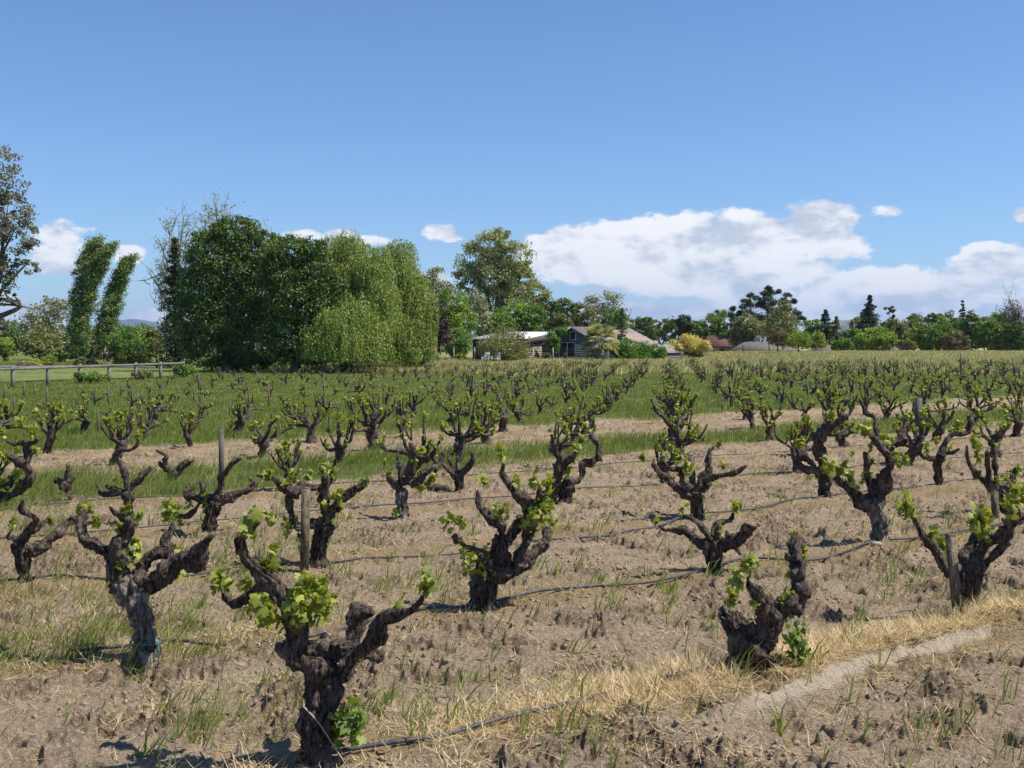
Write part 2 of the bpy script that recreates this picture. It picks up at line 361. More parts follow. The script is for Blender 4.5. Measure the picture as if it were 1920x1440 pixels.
# crop, base, [trunk], [arms], leaf bunches, label
VINES = [
('A', (615, 1420), [(615,1425,105),(610,1330,92),(612,1230,82),(640,1080,84),(640,960,95),(640,870,85)],
 [[(600,900,75),(490,840,74),(500,740,56),(465,630,42),(420,500,42),(360,430,50),(290,370,42),(225,300,38),(205,220,36),(225,170,28),(265,150,16),(310,110,10)],
  [(350,440,46),(290,480,44),(220,535,34),(150,550,30),(120,490,20),(115,430,13)],
  [(505,760,56),(530,660,42),(540,590,30)],
  [(560,830,60),(650,800,60),(740,790,64),(800,770,52),(835,680,48),(835,610,46),(865,545,40)],
  [(800,650,45),(860,600,40),(930,605,34)],
  [(660,1000,70),(760,930,46),(800,870,50),(880,830,46),(980,835,34)],
  [(760,880,50),(850,810,42),(940,730,52),(965,640,46),(1040,610,38),(1120,590,26),(1175,545,20),(1190,505,12)]],
 [(265,95,'M'),(350,90,'S'),(360,320,'M'),(530,520,'L'),(630,510,'X'),(600,600,'L'),(330,560,'L'),(385,600,'L'),(75,430,'M'),(150,470,'M'),(250,430,'S'),(1055,575,'M'),(1195,450,'M'),(690,590,'M'),(730,1180,'L'),(800,1200,'L')],
 'largest gnarled vine at the bottom edge, with a long crooked arm rising left'),
('B', (520, 1385), [(520,1400,92),(520,1330,84),(520,1250,72),(510,1150,78),(470,1020,76),(430,920,92),(420,840,95)],
 [[(380,920,84),(335,770,66),(300,690,55),(220,625,50),(140,580,50),(110,500,42),(125,425,26),(150,395,15)],
  [(385,760,64),(350,650,58),(400,550,44),(420,480,40),(370,445,26),(320,410,17),(290,375,12)],
  [(470,900,70),(520,745,46),(590,685,46),(670,660,42),(650,600,32),(690,530,34),(712,470,24)],
  [(490,920,74),(600,850,78),(690,790,72),(760,715,52),(855,735,66),(880,650,46),(920,600,30),(955,560,24)],
  [(700,780,50),(712,700,38),(695,640,26)]],
 [(185,370,'M'),(110,385,'S'),(180,470,'S'),(465,455,'M'),(350,510,'S'),(395,400,'S'),(450,700,'L'),(300,810,'M'),(385,860,'M'),(705,430,'L'),(755,780,'M'),(745,660,'S'),(400,905,'S')],
 'tall spreading vine with a green tie round its pale trunk at the lower left'),
('C', (440, 1350), [(420,1375,118),(425,1300,98),(440,1200,88),(470,1090,88),(500,1010,92)],
 [[(470,1000,64),(420,940,52),(370,880,46),(300,840,22),(240,800,20),(210,750,22)],
  [(540,1030,66),(620,965,48),(600,880,46),(590,780,46),(575,690,52),(520,650,42),(460,590,30),(405,540,26),(400,460,23),(390,400,14)],
  [(530,980,56),(530,860,40),(540,740,38)],
  [(540,1040,72),(670,1020,64),(760,970,54),(830,900,52),(920,810,44),(930,730,36),(935,690,18)],
  [(720,990,52),(740,870,48),(780,760,54),(800,660,58),(820,570,62),(780,500,56),(720,460,42),(660,400,32),(620,340,29),(590,270,26),(595,190,17)],
  [(620,800,52),(690,700,46),(745,600,42)],
  [(800,560,48),(860,500,36),(870,420,22),(850,330,14)],
  [(530,1310,24),(520,1190,26),(500,1080,30)]],
 [(550,130,'M'),(720,330,'M'),(560,580,'L'),(205,640,'L'),(240,790,'S'),(330,960,'X'),(410,930,'M'),(520,940,'L'),(680,890,'M'),(900,500,'L'),(905,600,'X'),(900,680,'M'),(900,380,'M'),(840,330,'M'),(960,700,'M'),(400,1090,'L'),(430,340,'S'),(740,670,'S')],
 'bushy vine with many twisted stacked arms, standing at the centre of the bare soil'),
('D', (400, 1320), [(410,1345,122),(420,1250,118),(440,1130,128),(470,1010,132),(500,960,110)],
 [[(420,1030,110),(375,900,104),(310,810,88),(265,750,62),(290,690,40)],
  [(620,880,90),(600,760,84),(570,680,64),(520,580,44),(460,515,28),(445,440,9)],
  [(540,980,118),(640,850,104),(700,740,80),(800,670,90),(860,600,80),(862,500,64),(850,400,58),(830,300,52),(828,220,46),(855,150,40),(905,142,12)]],
 [(840,100,'M'),(885,225,'M'),(800,410,'S'),(385,330,'M'),(420,440,'M'),(320,590,'M'),(350,650,'S'),(490,680,'S'),(740,600,'M'),(840,730,'M'),(800,920,'L'),(790,1050,'L'),(680,1150,'S'),(460,930,'S')],
 'stout dark vine with one tall crooked arm, above the golden straw at the lower right'),
('E', (790, 1310), [(790,1345,118),(800,1240,108),(790,1080,98),(780,930,104),(780,830,104)],
 [[(720,870,94),(560,800,74),(480,700,54),(410,590,44),(340,500,36),(282,390,23),(265,345,14)],
  [(760,820,74),(740,710,54),(800,620,42),(830,545,40),(832,505,18)],
  [(820,840,96),(870,710,76),(920,610,64),(1030,540,66),(1130,470,62),(1180,370,56),(1210,290,36),(1220,240,24)],
  [(1170,420,52),(1260,365,44),(1330,325,30)],
  [(880,840,64),(960,760,44),(1070,650,40),(1150,560,36)]],
 [(230,270,'L'),(300,300,'M'),(870,390,'X'),(820,430,'M'),(950,490,'M'),(470,560,'M'),(550,640,'S'),(1250,180,'X'),(1190,170,'M'),(440,480,'S')],
 'dark vine at the right edge with a pale stake leaning on its trunk'),
('G', (190, 1395), [(190,1405,42),(178,1290,42),(165,1190,52),(160,1120,74),(185,1075,70)],
 [[(190,1140,66),(300,1100,54),(370,1050,50),(440,1000,44),(490,940,33),(570,880,29),(655,825,15)],
  [(150,1060,54),(205,990,36),(240,940,31),(272,872,29),(205,832,26),(160,800,23),(182,720,14)],
  [(190,1010,36),(270,960,28),(330,910,18),(382,880,9)],
  [(150,1040,44),(95,1022,26),(62,1015,18),(100,940,8)]],
 [(380,880,'S'),(105,890,'S'),(630,790,'S')],
 'small vine at the left edge with one long arm reaching right and almost no leaves'),
('F', (620, 1290), [(630,1310,84),(625,1200,74),(640,1050,74),(670,930,82),(680,860,74)],
 [[(640,900,74),(560,870,62),(450,900,46),(385,880,44),(360,770,46),(335,650,42),(345,580,34),(390,550,44),(310,510,50),(240,480,32),(170,405,26),(100,400,18),(0,380,13)],
  [(370,590,46),(430,500,52),(480,430,30)],
  [(690,880,84),(730,750,78),(780,700,62),(850,640,52),(950,550,42),(1050,490,36),(1105,435,26)],
  [(690,760,54),(690,620,46),(685,500,38),(740,440,36),(805,420,24)],
  [(650,640,38),(690,500,34),(690,365,26)],
  [(400,540,42),(520,500,42),(620,510,40),(690,480,38)]],
 [(100,370,'M'),(280,450,'M'),(390,370,'L'),(500,380,'M'),(700,330,'M'),(790,330,'M'),(1030,460,'S'),(1110,430,'S'),(800,620,'L'),(710,690,'M'),(320,870,'L'),(440,980,'M'),(490,1050,'L'),(700,780,'L')],
 'vine wrapped round a brown stake, left of the middle'),
('H', (680, 1350), [(680,1365,54),(670,1270,54),(670,1150,70),(660,1080,84)],
 [[(640,1130,54),(540,1080,40),(470,1020,32),(420,990,34),(340,990,21),(270,985,18),(235,950,11)],
  [(640,1060,38),(590,980,26),(530,920,22),(480,890,12),(440,865,8)],
  [(670,1070,48),(680,985,42),(730,930,26),(800,910,22),(825,850,13)],
  [(710,1110,64),(800,1090,58),(880,1050,52),(940,985,44),(1010,970,11)],
  [(790,1060,32),(770,1000,16)], [(840,1120,24),(885,1190,10)]],
 [(220,920,'S'),(430,820,'M'),(830,810,'M'),(720,990,'S')],
 'low dark vine with a cut knot and few leaves, on the second drip hose'),
('I', (870, 1370), [(865,1385,72),(862,1270,66),(848,1140,62),(820,1050,78),(800,980,92)],
 [[(790,1000,90),(690,1000,62),(650,930,48),(580,880,38),(510,830,34),(480,780,26)],
  [(815,950,64),(800,860,52),(812,800,34)],
  [(850,980,76),(890,880,60),(905,780,58),(930,690,42),(920,600,36),(860,540,36),(820,470,32),(745,410,24)],
  [(920,610,38),(960,510,34),(1030,440,30),(1060,360,20),(1072,290,12)],
  [(970,520,32),(1060,490,32),(1095,458,20)],
  [(835,480,30),(820,380,26),(810,285,22),(740,240,20),(680,120,9)],
  [(790,940,32),(750,790,26),(745,660,26),(720,570,18)]],
 [(430,710,'L'),(500,740,'M'),(570,680,'M'),(610,790,'L'),(730,780,'L'),(690,870,'M'),(610,590,'S'),(760,530,'M'),(900,480,'L'),(740,370,'L'),(980,580,'M'),(1010,640,'M'),(1070,650,'M'),(780,650,'S'),(1075,270,'S'),(880,1020,'S')],
 'leafy vine with a mottled grey trunk and a pale stone at its foot, right side'),
('H', (545, 920), [(545,935,48),(540,850,42),(535,750,46),(522,690,54)],
 [[(500,730,44),(400,670,37),(350,630,33),(320,580,29),(250,545,26),(210,490,21),(180,460,12)],
  [(490,670,38),(420,620,32),(420,560,27),(390,510,29),(310,500,23),(280,450,15)],
  [(540,690,50),(570,600,40),(630,530,36),(630,450,26),(637,370,20),(672,322,12)],
  [(590,590,32),(680,570,30),(760,550,23),(850,530,22),(932,472,9)],
  [(580,680,32),(655,610,28)]],
 [(150,420,'M'),(280,400,'M'),(340,410,'S'),(440,430,'M'),(430,510,'L'),(355,590,'S'),(690,290,'M'),(740,470,'S'),(590,750,'S')],
 'slim vine with a square pale stake rising from its fork, right of the middle'),
('K', (750, 1515), [(750,1525,62),(745,1400,56),(742,1290,60),(745,1210,66)],
 [[(720,1190,50),(635,1130,38),(600,1060,27),(608,1000,17)],
  [(750,1160,62),(725,1060,48),(735,980,40),(700,890,23),(698,820,13)],
  [(790,1130,66),(835,1000,48),(870,890,33),(850,780,31),(825,715,24)],
  [(820,1160,70),(920,1090,52),(990,1020,44),(1100,960,42),(1160,880,40),(1182,805,28)],
  [(1095,930,26),(1050,860,21),(1090,790,21),(1050,740,9)]],
 [(590,940,'M'),(620,1020,'S'),(910,1130,'L'),(1060,1080,'L'),(1020,1110,'M'),(830,910,'M'),(930,800,'S'),(1060,730,'S'),(720,1440,'M')],
 'vine with pale mottled trunk and heavy arm curving up right, before the green strip'),
('J', (920, 1395), [(920,1410,66),(925,1280,58),(955,1150,68),(985,1060,78)],
 [[(1000,1080,66),(1120,1030,53),(1220,980,45),(1330,940,42),(1362,880,34),(1310,825,17)],
  [(990,1040,54),(1030,940,36),(1030,840,32),(1085,770,30),(1150,690,30),(1245,640,27)],
  [(950,1050,64),(850,1030,53),(760,1020,47),(685,1010,37),(720,950,36),(780,930,24)],
  [(870,1020,42),(850,930,36),(822,860,8)],
  [(880,1060,32),(820,1090,27),(750,1180,27),(690,1215,27),(600,1205,20)]],
 [(740,1100,'M'),(560,1170,'L'),(570,1250,'L'),(880,1110,'L'),(870,1040,'M'),(930,1400,'S')],
 'vine with flat outspread head and thick arms, behind the tall vine with green tie'),
('L', (755, 1270), [(755,1285,60),(770,1180,62),(795,1090,64),(790,1040,44)],
 [[(650,1240,42),(672,1120,52),(710,1010,52),(702,930,37),(722,860,26),(690,810,20),(690,750,11)],
  [(780,1070,54),(870,1060,33),(918,1000,30),(922,910,29),(985,900,32),(1060,870,36),(1105,885,18)],
  [(735,1000,48),(765,910,32),(850,830,26),(850,790,14)],
  [(1060,880,34),(1080,780,34),(1030,690,36),(980,650,26)]],
 [(830,740,'M'),(870,760,'M'),(800,970,'M'),(860,880,'S')],
 'double trunked vine with crowded arms, directly behind the bushy centre vine'),
('I', (395, 970), [(395,995,58),(390,890,54),(400,800,62),(390,760,60)],
 [[(380,780,58),(300,735,38),(200,700,36),(150,680,27),(130,600,20),(108,530,13)],
  [(390,770,54),(370,650,44),(345,560,54),(335,470,58),(400,380,52),(480,330,37),(562,250,28)],
  [(330,750,33),(260,650,33),(180,580,42),(120,515,18)]],
 [(350,760,'M'),(210,510,'L'),(130,490,'M'),(440,260,'L'),(460,380,'M'),(500,180,'M')],
 'thick trunked vine with a broad pale elbow in its arm, right side'),
('M', (470, 1050), [(475,1065,44),(480,920,46),(470,790,46),(480,700,62)],
 [[(450,720,44),(330,710,32),(272,660,26),(270,590,29),(312,548,19)],
  [(490,690,54),(560,540,33),(620,460,32),(700,440,36),(800,420,36),(832,320,42),(842,225,33)],
  [(530,670,32),(640,650,18),(720,600,14)]],
 [(390,610,'L'),(450,500,'M'),(600,590,'M'),(620,390,'M'),(700,360,'L')],
 'slender trunked vine with a hooked left arm, near the right edge'),
('M', (1230, 1350), [(1230,1375,58),(1222,1250,56),(1190,1140,68),(1150,1080,74)],
 [[(1120,1080,66),(970,960,44),(870,860,37),(820,760,30),(790,650,23),(800,560,14)],
  [(1080,1020,50),(1040,860,38),(1030,740,27),(1020,620,20)],
  [(1190,1100,64),(1280,1000,53),(1310,880,30),(1352,808,17)],
  [(1130,1030,36),(1110,760,32),(1092,600,32),(1150,480,26),(1140,398,14)]],
 [(900,520,'L'),(920,620,'L'),(930,720,'M'),(1100,830,'M'),(1180,960,'L'),(1340,920,'L'),(1380,820,'M'),(960,880,'S'),(1130,540,'S')],
 'leafy many-armed vine with a dark stake beside its trunk at the right edge'),
('C', (250, 410), [(250,420,36),(255,345,33),(245,290,42)],
 [[(230,290,33),(165,240,21),(120,210,14)], [(240,270,33),(238,200,24),(270,140,21),(292,60,11)],
  [(265,290,33),(320,235,29),(352,190,21),(355,108,15)], [(210,270,22),(185,200,15),(165,140,10)]],
 [(130,150,'S')],
 'small leafless vine like a candlestick standing before the green strip'),
('G', (1000, 900), [(1000,910,32),(985,800,33),(990,710,40),(965,665,46)],
 [[(950,670,40),(860,680,31),(790,680,21),(760,630,16),(745,600,11)], [(930,660,27),(850,640,20),(815,620,14)],
  [(985,660,38),(1050,590,30),(1110,520,29),(1172,474,17)],
  [(985,650,32),(960,520,26),(920,430,23),(885,395,20),(940,340,26),(1000,345,16),(1062,300,15),(1060,250,9)]],
 [(970,820,'M'),(900,560,'S'),(1060,220,'M'),(860,430,'S')],
 'slender vine with a rust coloured patch, behind the tall vine with green tie'),
('G', (-10, 760), [(-12,790,44),(-5,735,42),(50,695,40)],
 [[(30,705,42),(140,660,37),(200,610,42),(230,545,37),(185,460,36),(120,420,31),(50,392,20)],
  [(200,480,35),(210,350,32),(192,290,32),(110,300,16),(50,270,11)], [(200,300,28),(260,290,22),(290,250,12)],
  [(30,640,30),(90,590,27),(60,540,16)]],
 [(180,490,'L'),(120,530,'L'),(170,610,'M'),(20,600,'L'),(265,205,'L'),(20,210,'L'),(260,350,'M'),(160,130,'M')],
 'leafy vine cut by the left edge of the view'),
('G', (545, 740), [(550,748,21),(530,680,24),(505,620,42),(485,590,38)],
 [[(480,600,30),(440,575,27),(432,600,14)], [(505,590,27),(520,520,16),(536,460,8)], [(530,600,24),(565,560,20),(585,562,11)]],
 [(525,470,'S')],
 'stunted little vine with a knobbly head in front of the white flowers'),
('J', (570, 850), [(572,860,50),(560,790,62),(555,765,55)],
 [[(540,780,54),(490,720,40),(480,660,30),(490,615,22),(420,570,15),(380,550,11)], [(590,780,52),(680,690,40),(745,655,35)],
  [(500,730,30),(440,700,24),(420,660,14)]],
 [(280,600,'S')],
 'squat vine forked low in two thick arms, in the green strip on the left'),
]
# ------------------------------------------------------------------ traced vines
BASES = []
LABELS_USED = set()
def peel(mb, V, rings, segs, rr, n, lo=4, hi=16):
    """loose strips of shaggy bark standing off the surface"""
    G = V[:rings*segs].reshape(rings, segs, 3); c = G.mean(1)
    for _ in range(n):
        m = rr.randint(lo, hi)
        if rings < m+3: continue
        i = rr.randint(1, rings-m-1); j = rr.randint(segs); w = rr.uniform(.25, .7); t = np.linspace(0, 1, m)[:, None]
        a = G[i:i+m, j]; b = a+(G[i:i+m, (j+1) % segs]-a)*w; nr = a-c[i:i+m]; nr /= np.linalg.norm(nr, axis=1)[:, None]+1e-9
        off = (.0015+rr.uniform(.003, .013)*t**2)*nr if rr.rand() < .5 else (.0015+rr.uniform(.003, .013)*(1-t)**2)*nr
        mid = (a+b)/2; tp = np.minimum(1, 4*t*(1-t)+.15); P = np.stack([mid+(a-mid)*tp+off, mid+(b-mid)*tp+off], 1).reshape(-1, 3)
        k = np.arange(m-1)*2; mb.add(P, [np.stack([k, k+1, k+3, k+2], -1)])
def build_traced():
    for vi, (c, base, trunk, arms, lv, label) in enumerate(VINES):
        x0, y0, s = CR[c]; bpx, bpy_ = x0+base[0]/s, y0+base[1]/s
        gx, D0 = gpt(bpx, bpy_); rng = np.random.RandomState(100+vi)
        zoff = float(gz(gx, D0)); BASES.append((gx, D0))
        root = empty('grapevine', (gx, D0, zoff), label, 'grapevine', 'old grapevines standing in rows')
        det = D0 < 9.6; segs = 26 if det else 16; step = .0075 if det else .014
        def W(p, dy=0.0):
            px, py = x0+p[0]/s, y0+p[1]/s; D = D0+dy
            r = (p[2] if len(p) > 2 and not isinstance(p[2], str) else 0)/s/F*D*RS[0]
            return [(px-960)/F*D-gx, D-D0, CAMZ-(py-HY)/F*D-zoff, r]
        RS = [.90 if vi != 3 else 1.05]
        T = [W(p) for p in trunk]; T[0][2] = min(T[0][2], -.05); T[0][3] *= 1.12
        T.append([T[-1][0], 0, T[-1][2]+T[-1][3]*.5, T[-1][3]*.6])
        V, Q, Tr = tube(T, int(segs*1.8), step, True, .85, vi+1, .75)
        mb = MB(); mb.add(V, [Q, Tr]); sg = int(segs*1.8); peel(mb, V, (len(V)-2)//sg, sg, rng, 260 if det else 90, 5, 22)
        RS[0] = .82 if vi != 3 else 1.0; mb.build('trunk', M['vinepale' if ('pale trunk' in label or 'mottled' in label) else 'vine'], root, True)
        tips = []
        for ai, a in enumerate(arms):
            e = rng.uniform(.06, .26)*(1 if (ai+vi) % 2 else -1)*(.45 if len(a) < 4 else 1)
            n = len(a); P = [W(p, e*(i/(n-1))**1.2) for i, p in enumerate(a)]
            V, Q, Tr = tube(P, segs, step, True, 1.2, vi*10+ai, .5)
            mb = MB(); mb.add(V, [Q, Tr]); peel(mb, V, (len(V)-2)//segs, segs, rng, 70 if det else 25)
            # spur stubs and pruning knobs
            C = catmull(P, .05)
            for k in range(max(0, int(len(C)/5))):
                i = rng.randint(2, max(3, len(C)-1)); pp = C[i, :3]; r = C[i, 3]
                if r < .012: continue
                dr = rng.normal(size=3); dr[2] = abs(dr[2])*.6; dr /= np.linalg.norm(dr)
                q = [list(pp)+[r*.7], list(pp+dr*r*1.0)+[r*.55], list(pp+dr*r*(1.2+rng.rand()*.8)+[0, 0, r*.5])+[r*.28]]
                V, Q, Tr = tube(q, 8, .012, True, .7, k, .2); mb.add(V, [Q, Tr])
            am = mb.build('arm', M['vine'], root, True)
            tips.append((am, np.array([(x0+p[0]/s, y0+p[1]/s) for p in a]), e))
        for (lx, ly, sz) in lv:
            px, py = x0+lx/s, y0+ly/s; best = None
            for am, pts, e in tips:
                dd = np.hypot(pts[:, 0]-px, pts[:, 1]-py); k = dd.argmin()
                if best is None or dd[k] < best[0]: best = (dd[k], am, e*(k/(len(pts)-1))**1.2)
            par = best[1] if best[0] < 40 else root
            pos_ = np.array(W((lx, ly, 0), best[2]+rng.uniform(-.05, .03))[:3]); mb = MB()
            if pos_[2] < .25: par = root
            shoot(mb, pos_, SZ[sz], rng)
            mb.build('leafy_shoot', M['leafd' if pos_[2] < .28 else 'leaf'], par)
        if 'green tie' in label and vi == 1:
            th = np.linspace(0, 2*np.pi, 25); w = W((522, 1243, 0)); mb = MB()
            pts = [[w[0]+.088*math.cos(t), .085*math.sin(t), w[2]+.004*math.sin(3*t), .0035] for t in th]
            V, Q, Tr = tube(pts, 6, .02, False); mb.add(V, [Q, Tr])
            pts = [[w[0]+.085, -.03, w[2], .003], [w[0]+.10, -.05, w[2]-.04, .003], [w[0]+.095, -.05, w[2]-.10, .003]]
            V, Q, Tr = tube(pts, 6, .02, False); mb.add(V, [Q, Tr]); mb.build('tie', M['teal'], root)
build_traced()

# ------------------------------------------------------------------ other vines of the lattice
def vine_parts(seed, size=1.0, segs=10, step=.03, leafy=1.0, stub=True, knob=.9):
    """returns trunk tube, arm tubes, leaf bunches"""
    g = np.random.RandomState(seed); h = g.uniform(.24, .38)*size; r = g.uniform(.050, .080)*size; lx, ly = g.normal(size=2)*.05
    tr = [[0, 0, -.08, r*1.3], [0, 0, .05, r*1.1], [lx*.5, ly*.5, h*.5, r*.92], [lx, ly, h*.85, r*1.12], [lx, ly, h+.05, r*1.2]]
    arms = []; sh = []; n = g.randint(5, 8); a0 = g.rand()*6.28
    for k in range(n):
        a = a0+k*6.283/n+g.normal()*.35; L = g.uniform(.34, .62)*size; el = g.uniform(.0, .75); p = np.array([lx, ly, h*g.uniform(.8, 1.05)]); rr = r*g.uniform(.44, .62)
        pts = [list(p)+[rr*1.15]]; m = 5
        for i in range(m):
            el = min(1.4, el+g.uniform(-.25, .62)); a += g.normal()*.48
            p = p+L/m*np.array([math.cos(a)*math.cos(el), math.sin(a)*math.cos(el), math.sin(el)])
            rr *= g.uniform(.74, .93); pts.append(list(p)+[rr])
        arms.append(pts)
        for i in range(g.randint(1, 3) if stub else 0):
            j = g.randint(2, m); q = np.array(pts[j][:3]); aa = a+g.choice([-1, 1])*1.0; l2 = g.uniform(.07, .16)*size
            q2 = q+l2*np.array([math.cos(aa)*.6, math.sin(aa)*.6, .7]); arms.append([list(q)+[pts[j][3]*.8], list((q+q2)/2)+[pts[j][3]*.6], list(q2+[0, 0, l2*.4])+[.010]])
            if g.rand() < .6*leafy: sh.append((q2+[0, 0, .06], g.choice([.03, .05])))
        if g.rand() < .72*leafy: sh.append((p+[0, 0, .03], g.choice([.035, .05, .07])))
        if g.rand() < .35*leafy: sh.append((np.array(pts[3][:3])+[0, 0, .04], .05))
    return tr, arms, sh, g
def proto_parts(seed, size, leafy):
    tr, arms, sh, g = vine_parts(seed, size, leafy=leafy); out = []
    mb = MB(); V, Q, T = tube(tr, 14, .02, True, .95, seed, .4); mb.add(V, [Q, T]); tm = mb.mesh('trunk', M['vine'], True)
    main = []
    for a in arms:
        V, Q, T = tube(a, 10, .02, True, 1.0, seed+len(main), .25)
        if len(a) > 4: mb = MB(); mb.add(V, [Q, T]); main.append(mb)
        else: main[-1].add(V, [Q, T])
    ams = [m.mesh('arm', M['vine'], True) for m in main]; shs = []
    for p, s in sh:
        mb = MB(); shoot(mb, p, s, g); shs.append(mb.mesh('leafy_shoot', M['leaf']))
    return tm, ams, shs
def simple_leaves(mb, p, s, g, n, size):
    C = np.array(p)+g.normal(size=(n, 3))*s*.45; nrm = g.normal(size=(n, 3)); nrm[:, 2] = abs(nrm[:, 2]); nrm /= np.linalg.norm(nrm, axis=1)[:, None]
    a = np.cross(nrm, g.normal(size=(n, 3))); a /= np.linalg.norm(a, axis=1)[:, None]; b = np.cross(nrm, a); z = size*g.uniform(.6, 1.3, n)[:, None]
    V = np.stack([C+a*z, C+b*z*.8, C-a*z, C-b*z*.8], 1).reshape(-1, 3)
    mb.add(V, [np.arange(n*4).reshape(-1, 4)], np.repeat(g.rand(n), 4))
def single_mesh(seed, size, leafy, segs, step, lv_n, lv_s):
    tr, arms, sh, g = vine_parts(seed, size, leafy=leafy); mb = MB(); nw = 0
    V, Q, T = tube(tr, segs+2, step, True, .9, seed, .3); mb.add(V, [Q, T])
    for a in arms: V, Q, T = tube(a, segs, step, True, .8, seed, .2); mb.add(V, [Q, T])
    lm = MB()
    for p, s in sh: simple_leaves(lm, p, s, g, lv_n, lv_s)
    return mb, lm
def join2(mb, lm, name, mats):
    V = np.vstack(mb.V+lm.V); nb = mb.n
    q = [np.concatenate(mb.P[4])]; t = np.concatenate(mb.P[3]); P = [q[0], t]; mi = [0]*(len(q[0])+len(t))
    if lm.n: lq = np.concatenate(lm.P[4])+nb; P.append(lq); mi += [1]*len(lq)
    return mk_mesh(name, V, P, mats, True, {'v': ('FLOAT', 'POINT', np.concatenate(mb.A+lm.A))}, mi)

THIN = []                                     # positions for thin stakes by the young vines on the left
def lattice():
    rng = np.random.RandomState(5); pts = []
    for j in range(0, 62):
        for i in range(-60, 75):
            p = ORG+i*BV+j*AV; p = p+rng.normal(size=2)*.13
            x, y = p
            if y < 7 or abs(x)/y > .56: continue
            left = x < -2
            if y > 89+3*math.sin(x*.5) or (x < 4 and y > 84-.55*max(0, -x)) or x < -17-.0*y+ -.0 or x > 52: continue
            if x < -.18*y-8.5 or (x < -12 and y > 66): continue
            if (j == 0 and i > 2) or (j == 1 and i > 3): pass
            miss = .01 if x > -4 else .08
            if rng.rand() < miss: continue
            if min(math.hypot(x-a, (y-b)) for a, b in BASES) < 1.05: continue
            if y < 13.2 and (abs(x)/y < .50): continue          # foreground vines are the traced ones
            pts.append((y, x, i, j))
    pts.sort(); return pts
def region(x, y):
    c = float(cval(np.array([x]), np.array([y]))[0]); px = x/y*F+960
    side = 'far left' if px < 380 else 'left' if px < 760 else 'middle' if px < 1180 else 'right' if px < 1560 else 'far right'
    z = 'in the narrow green strip' if 16.9 < c < 20.2 else 'on bare soil' if c < 25.6 else 'in green grass'
    return side, z
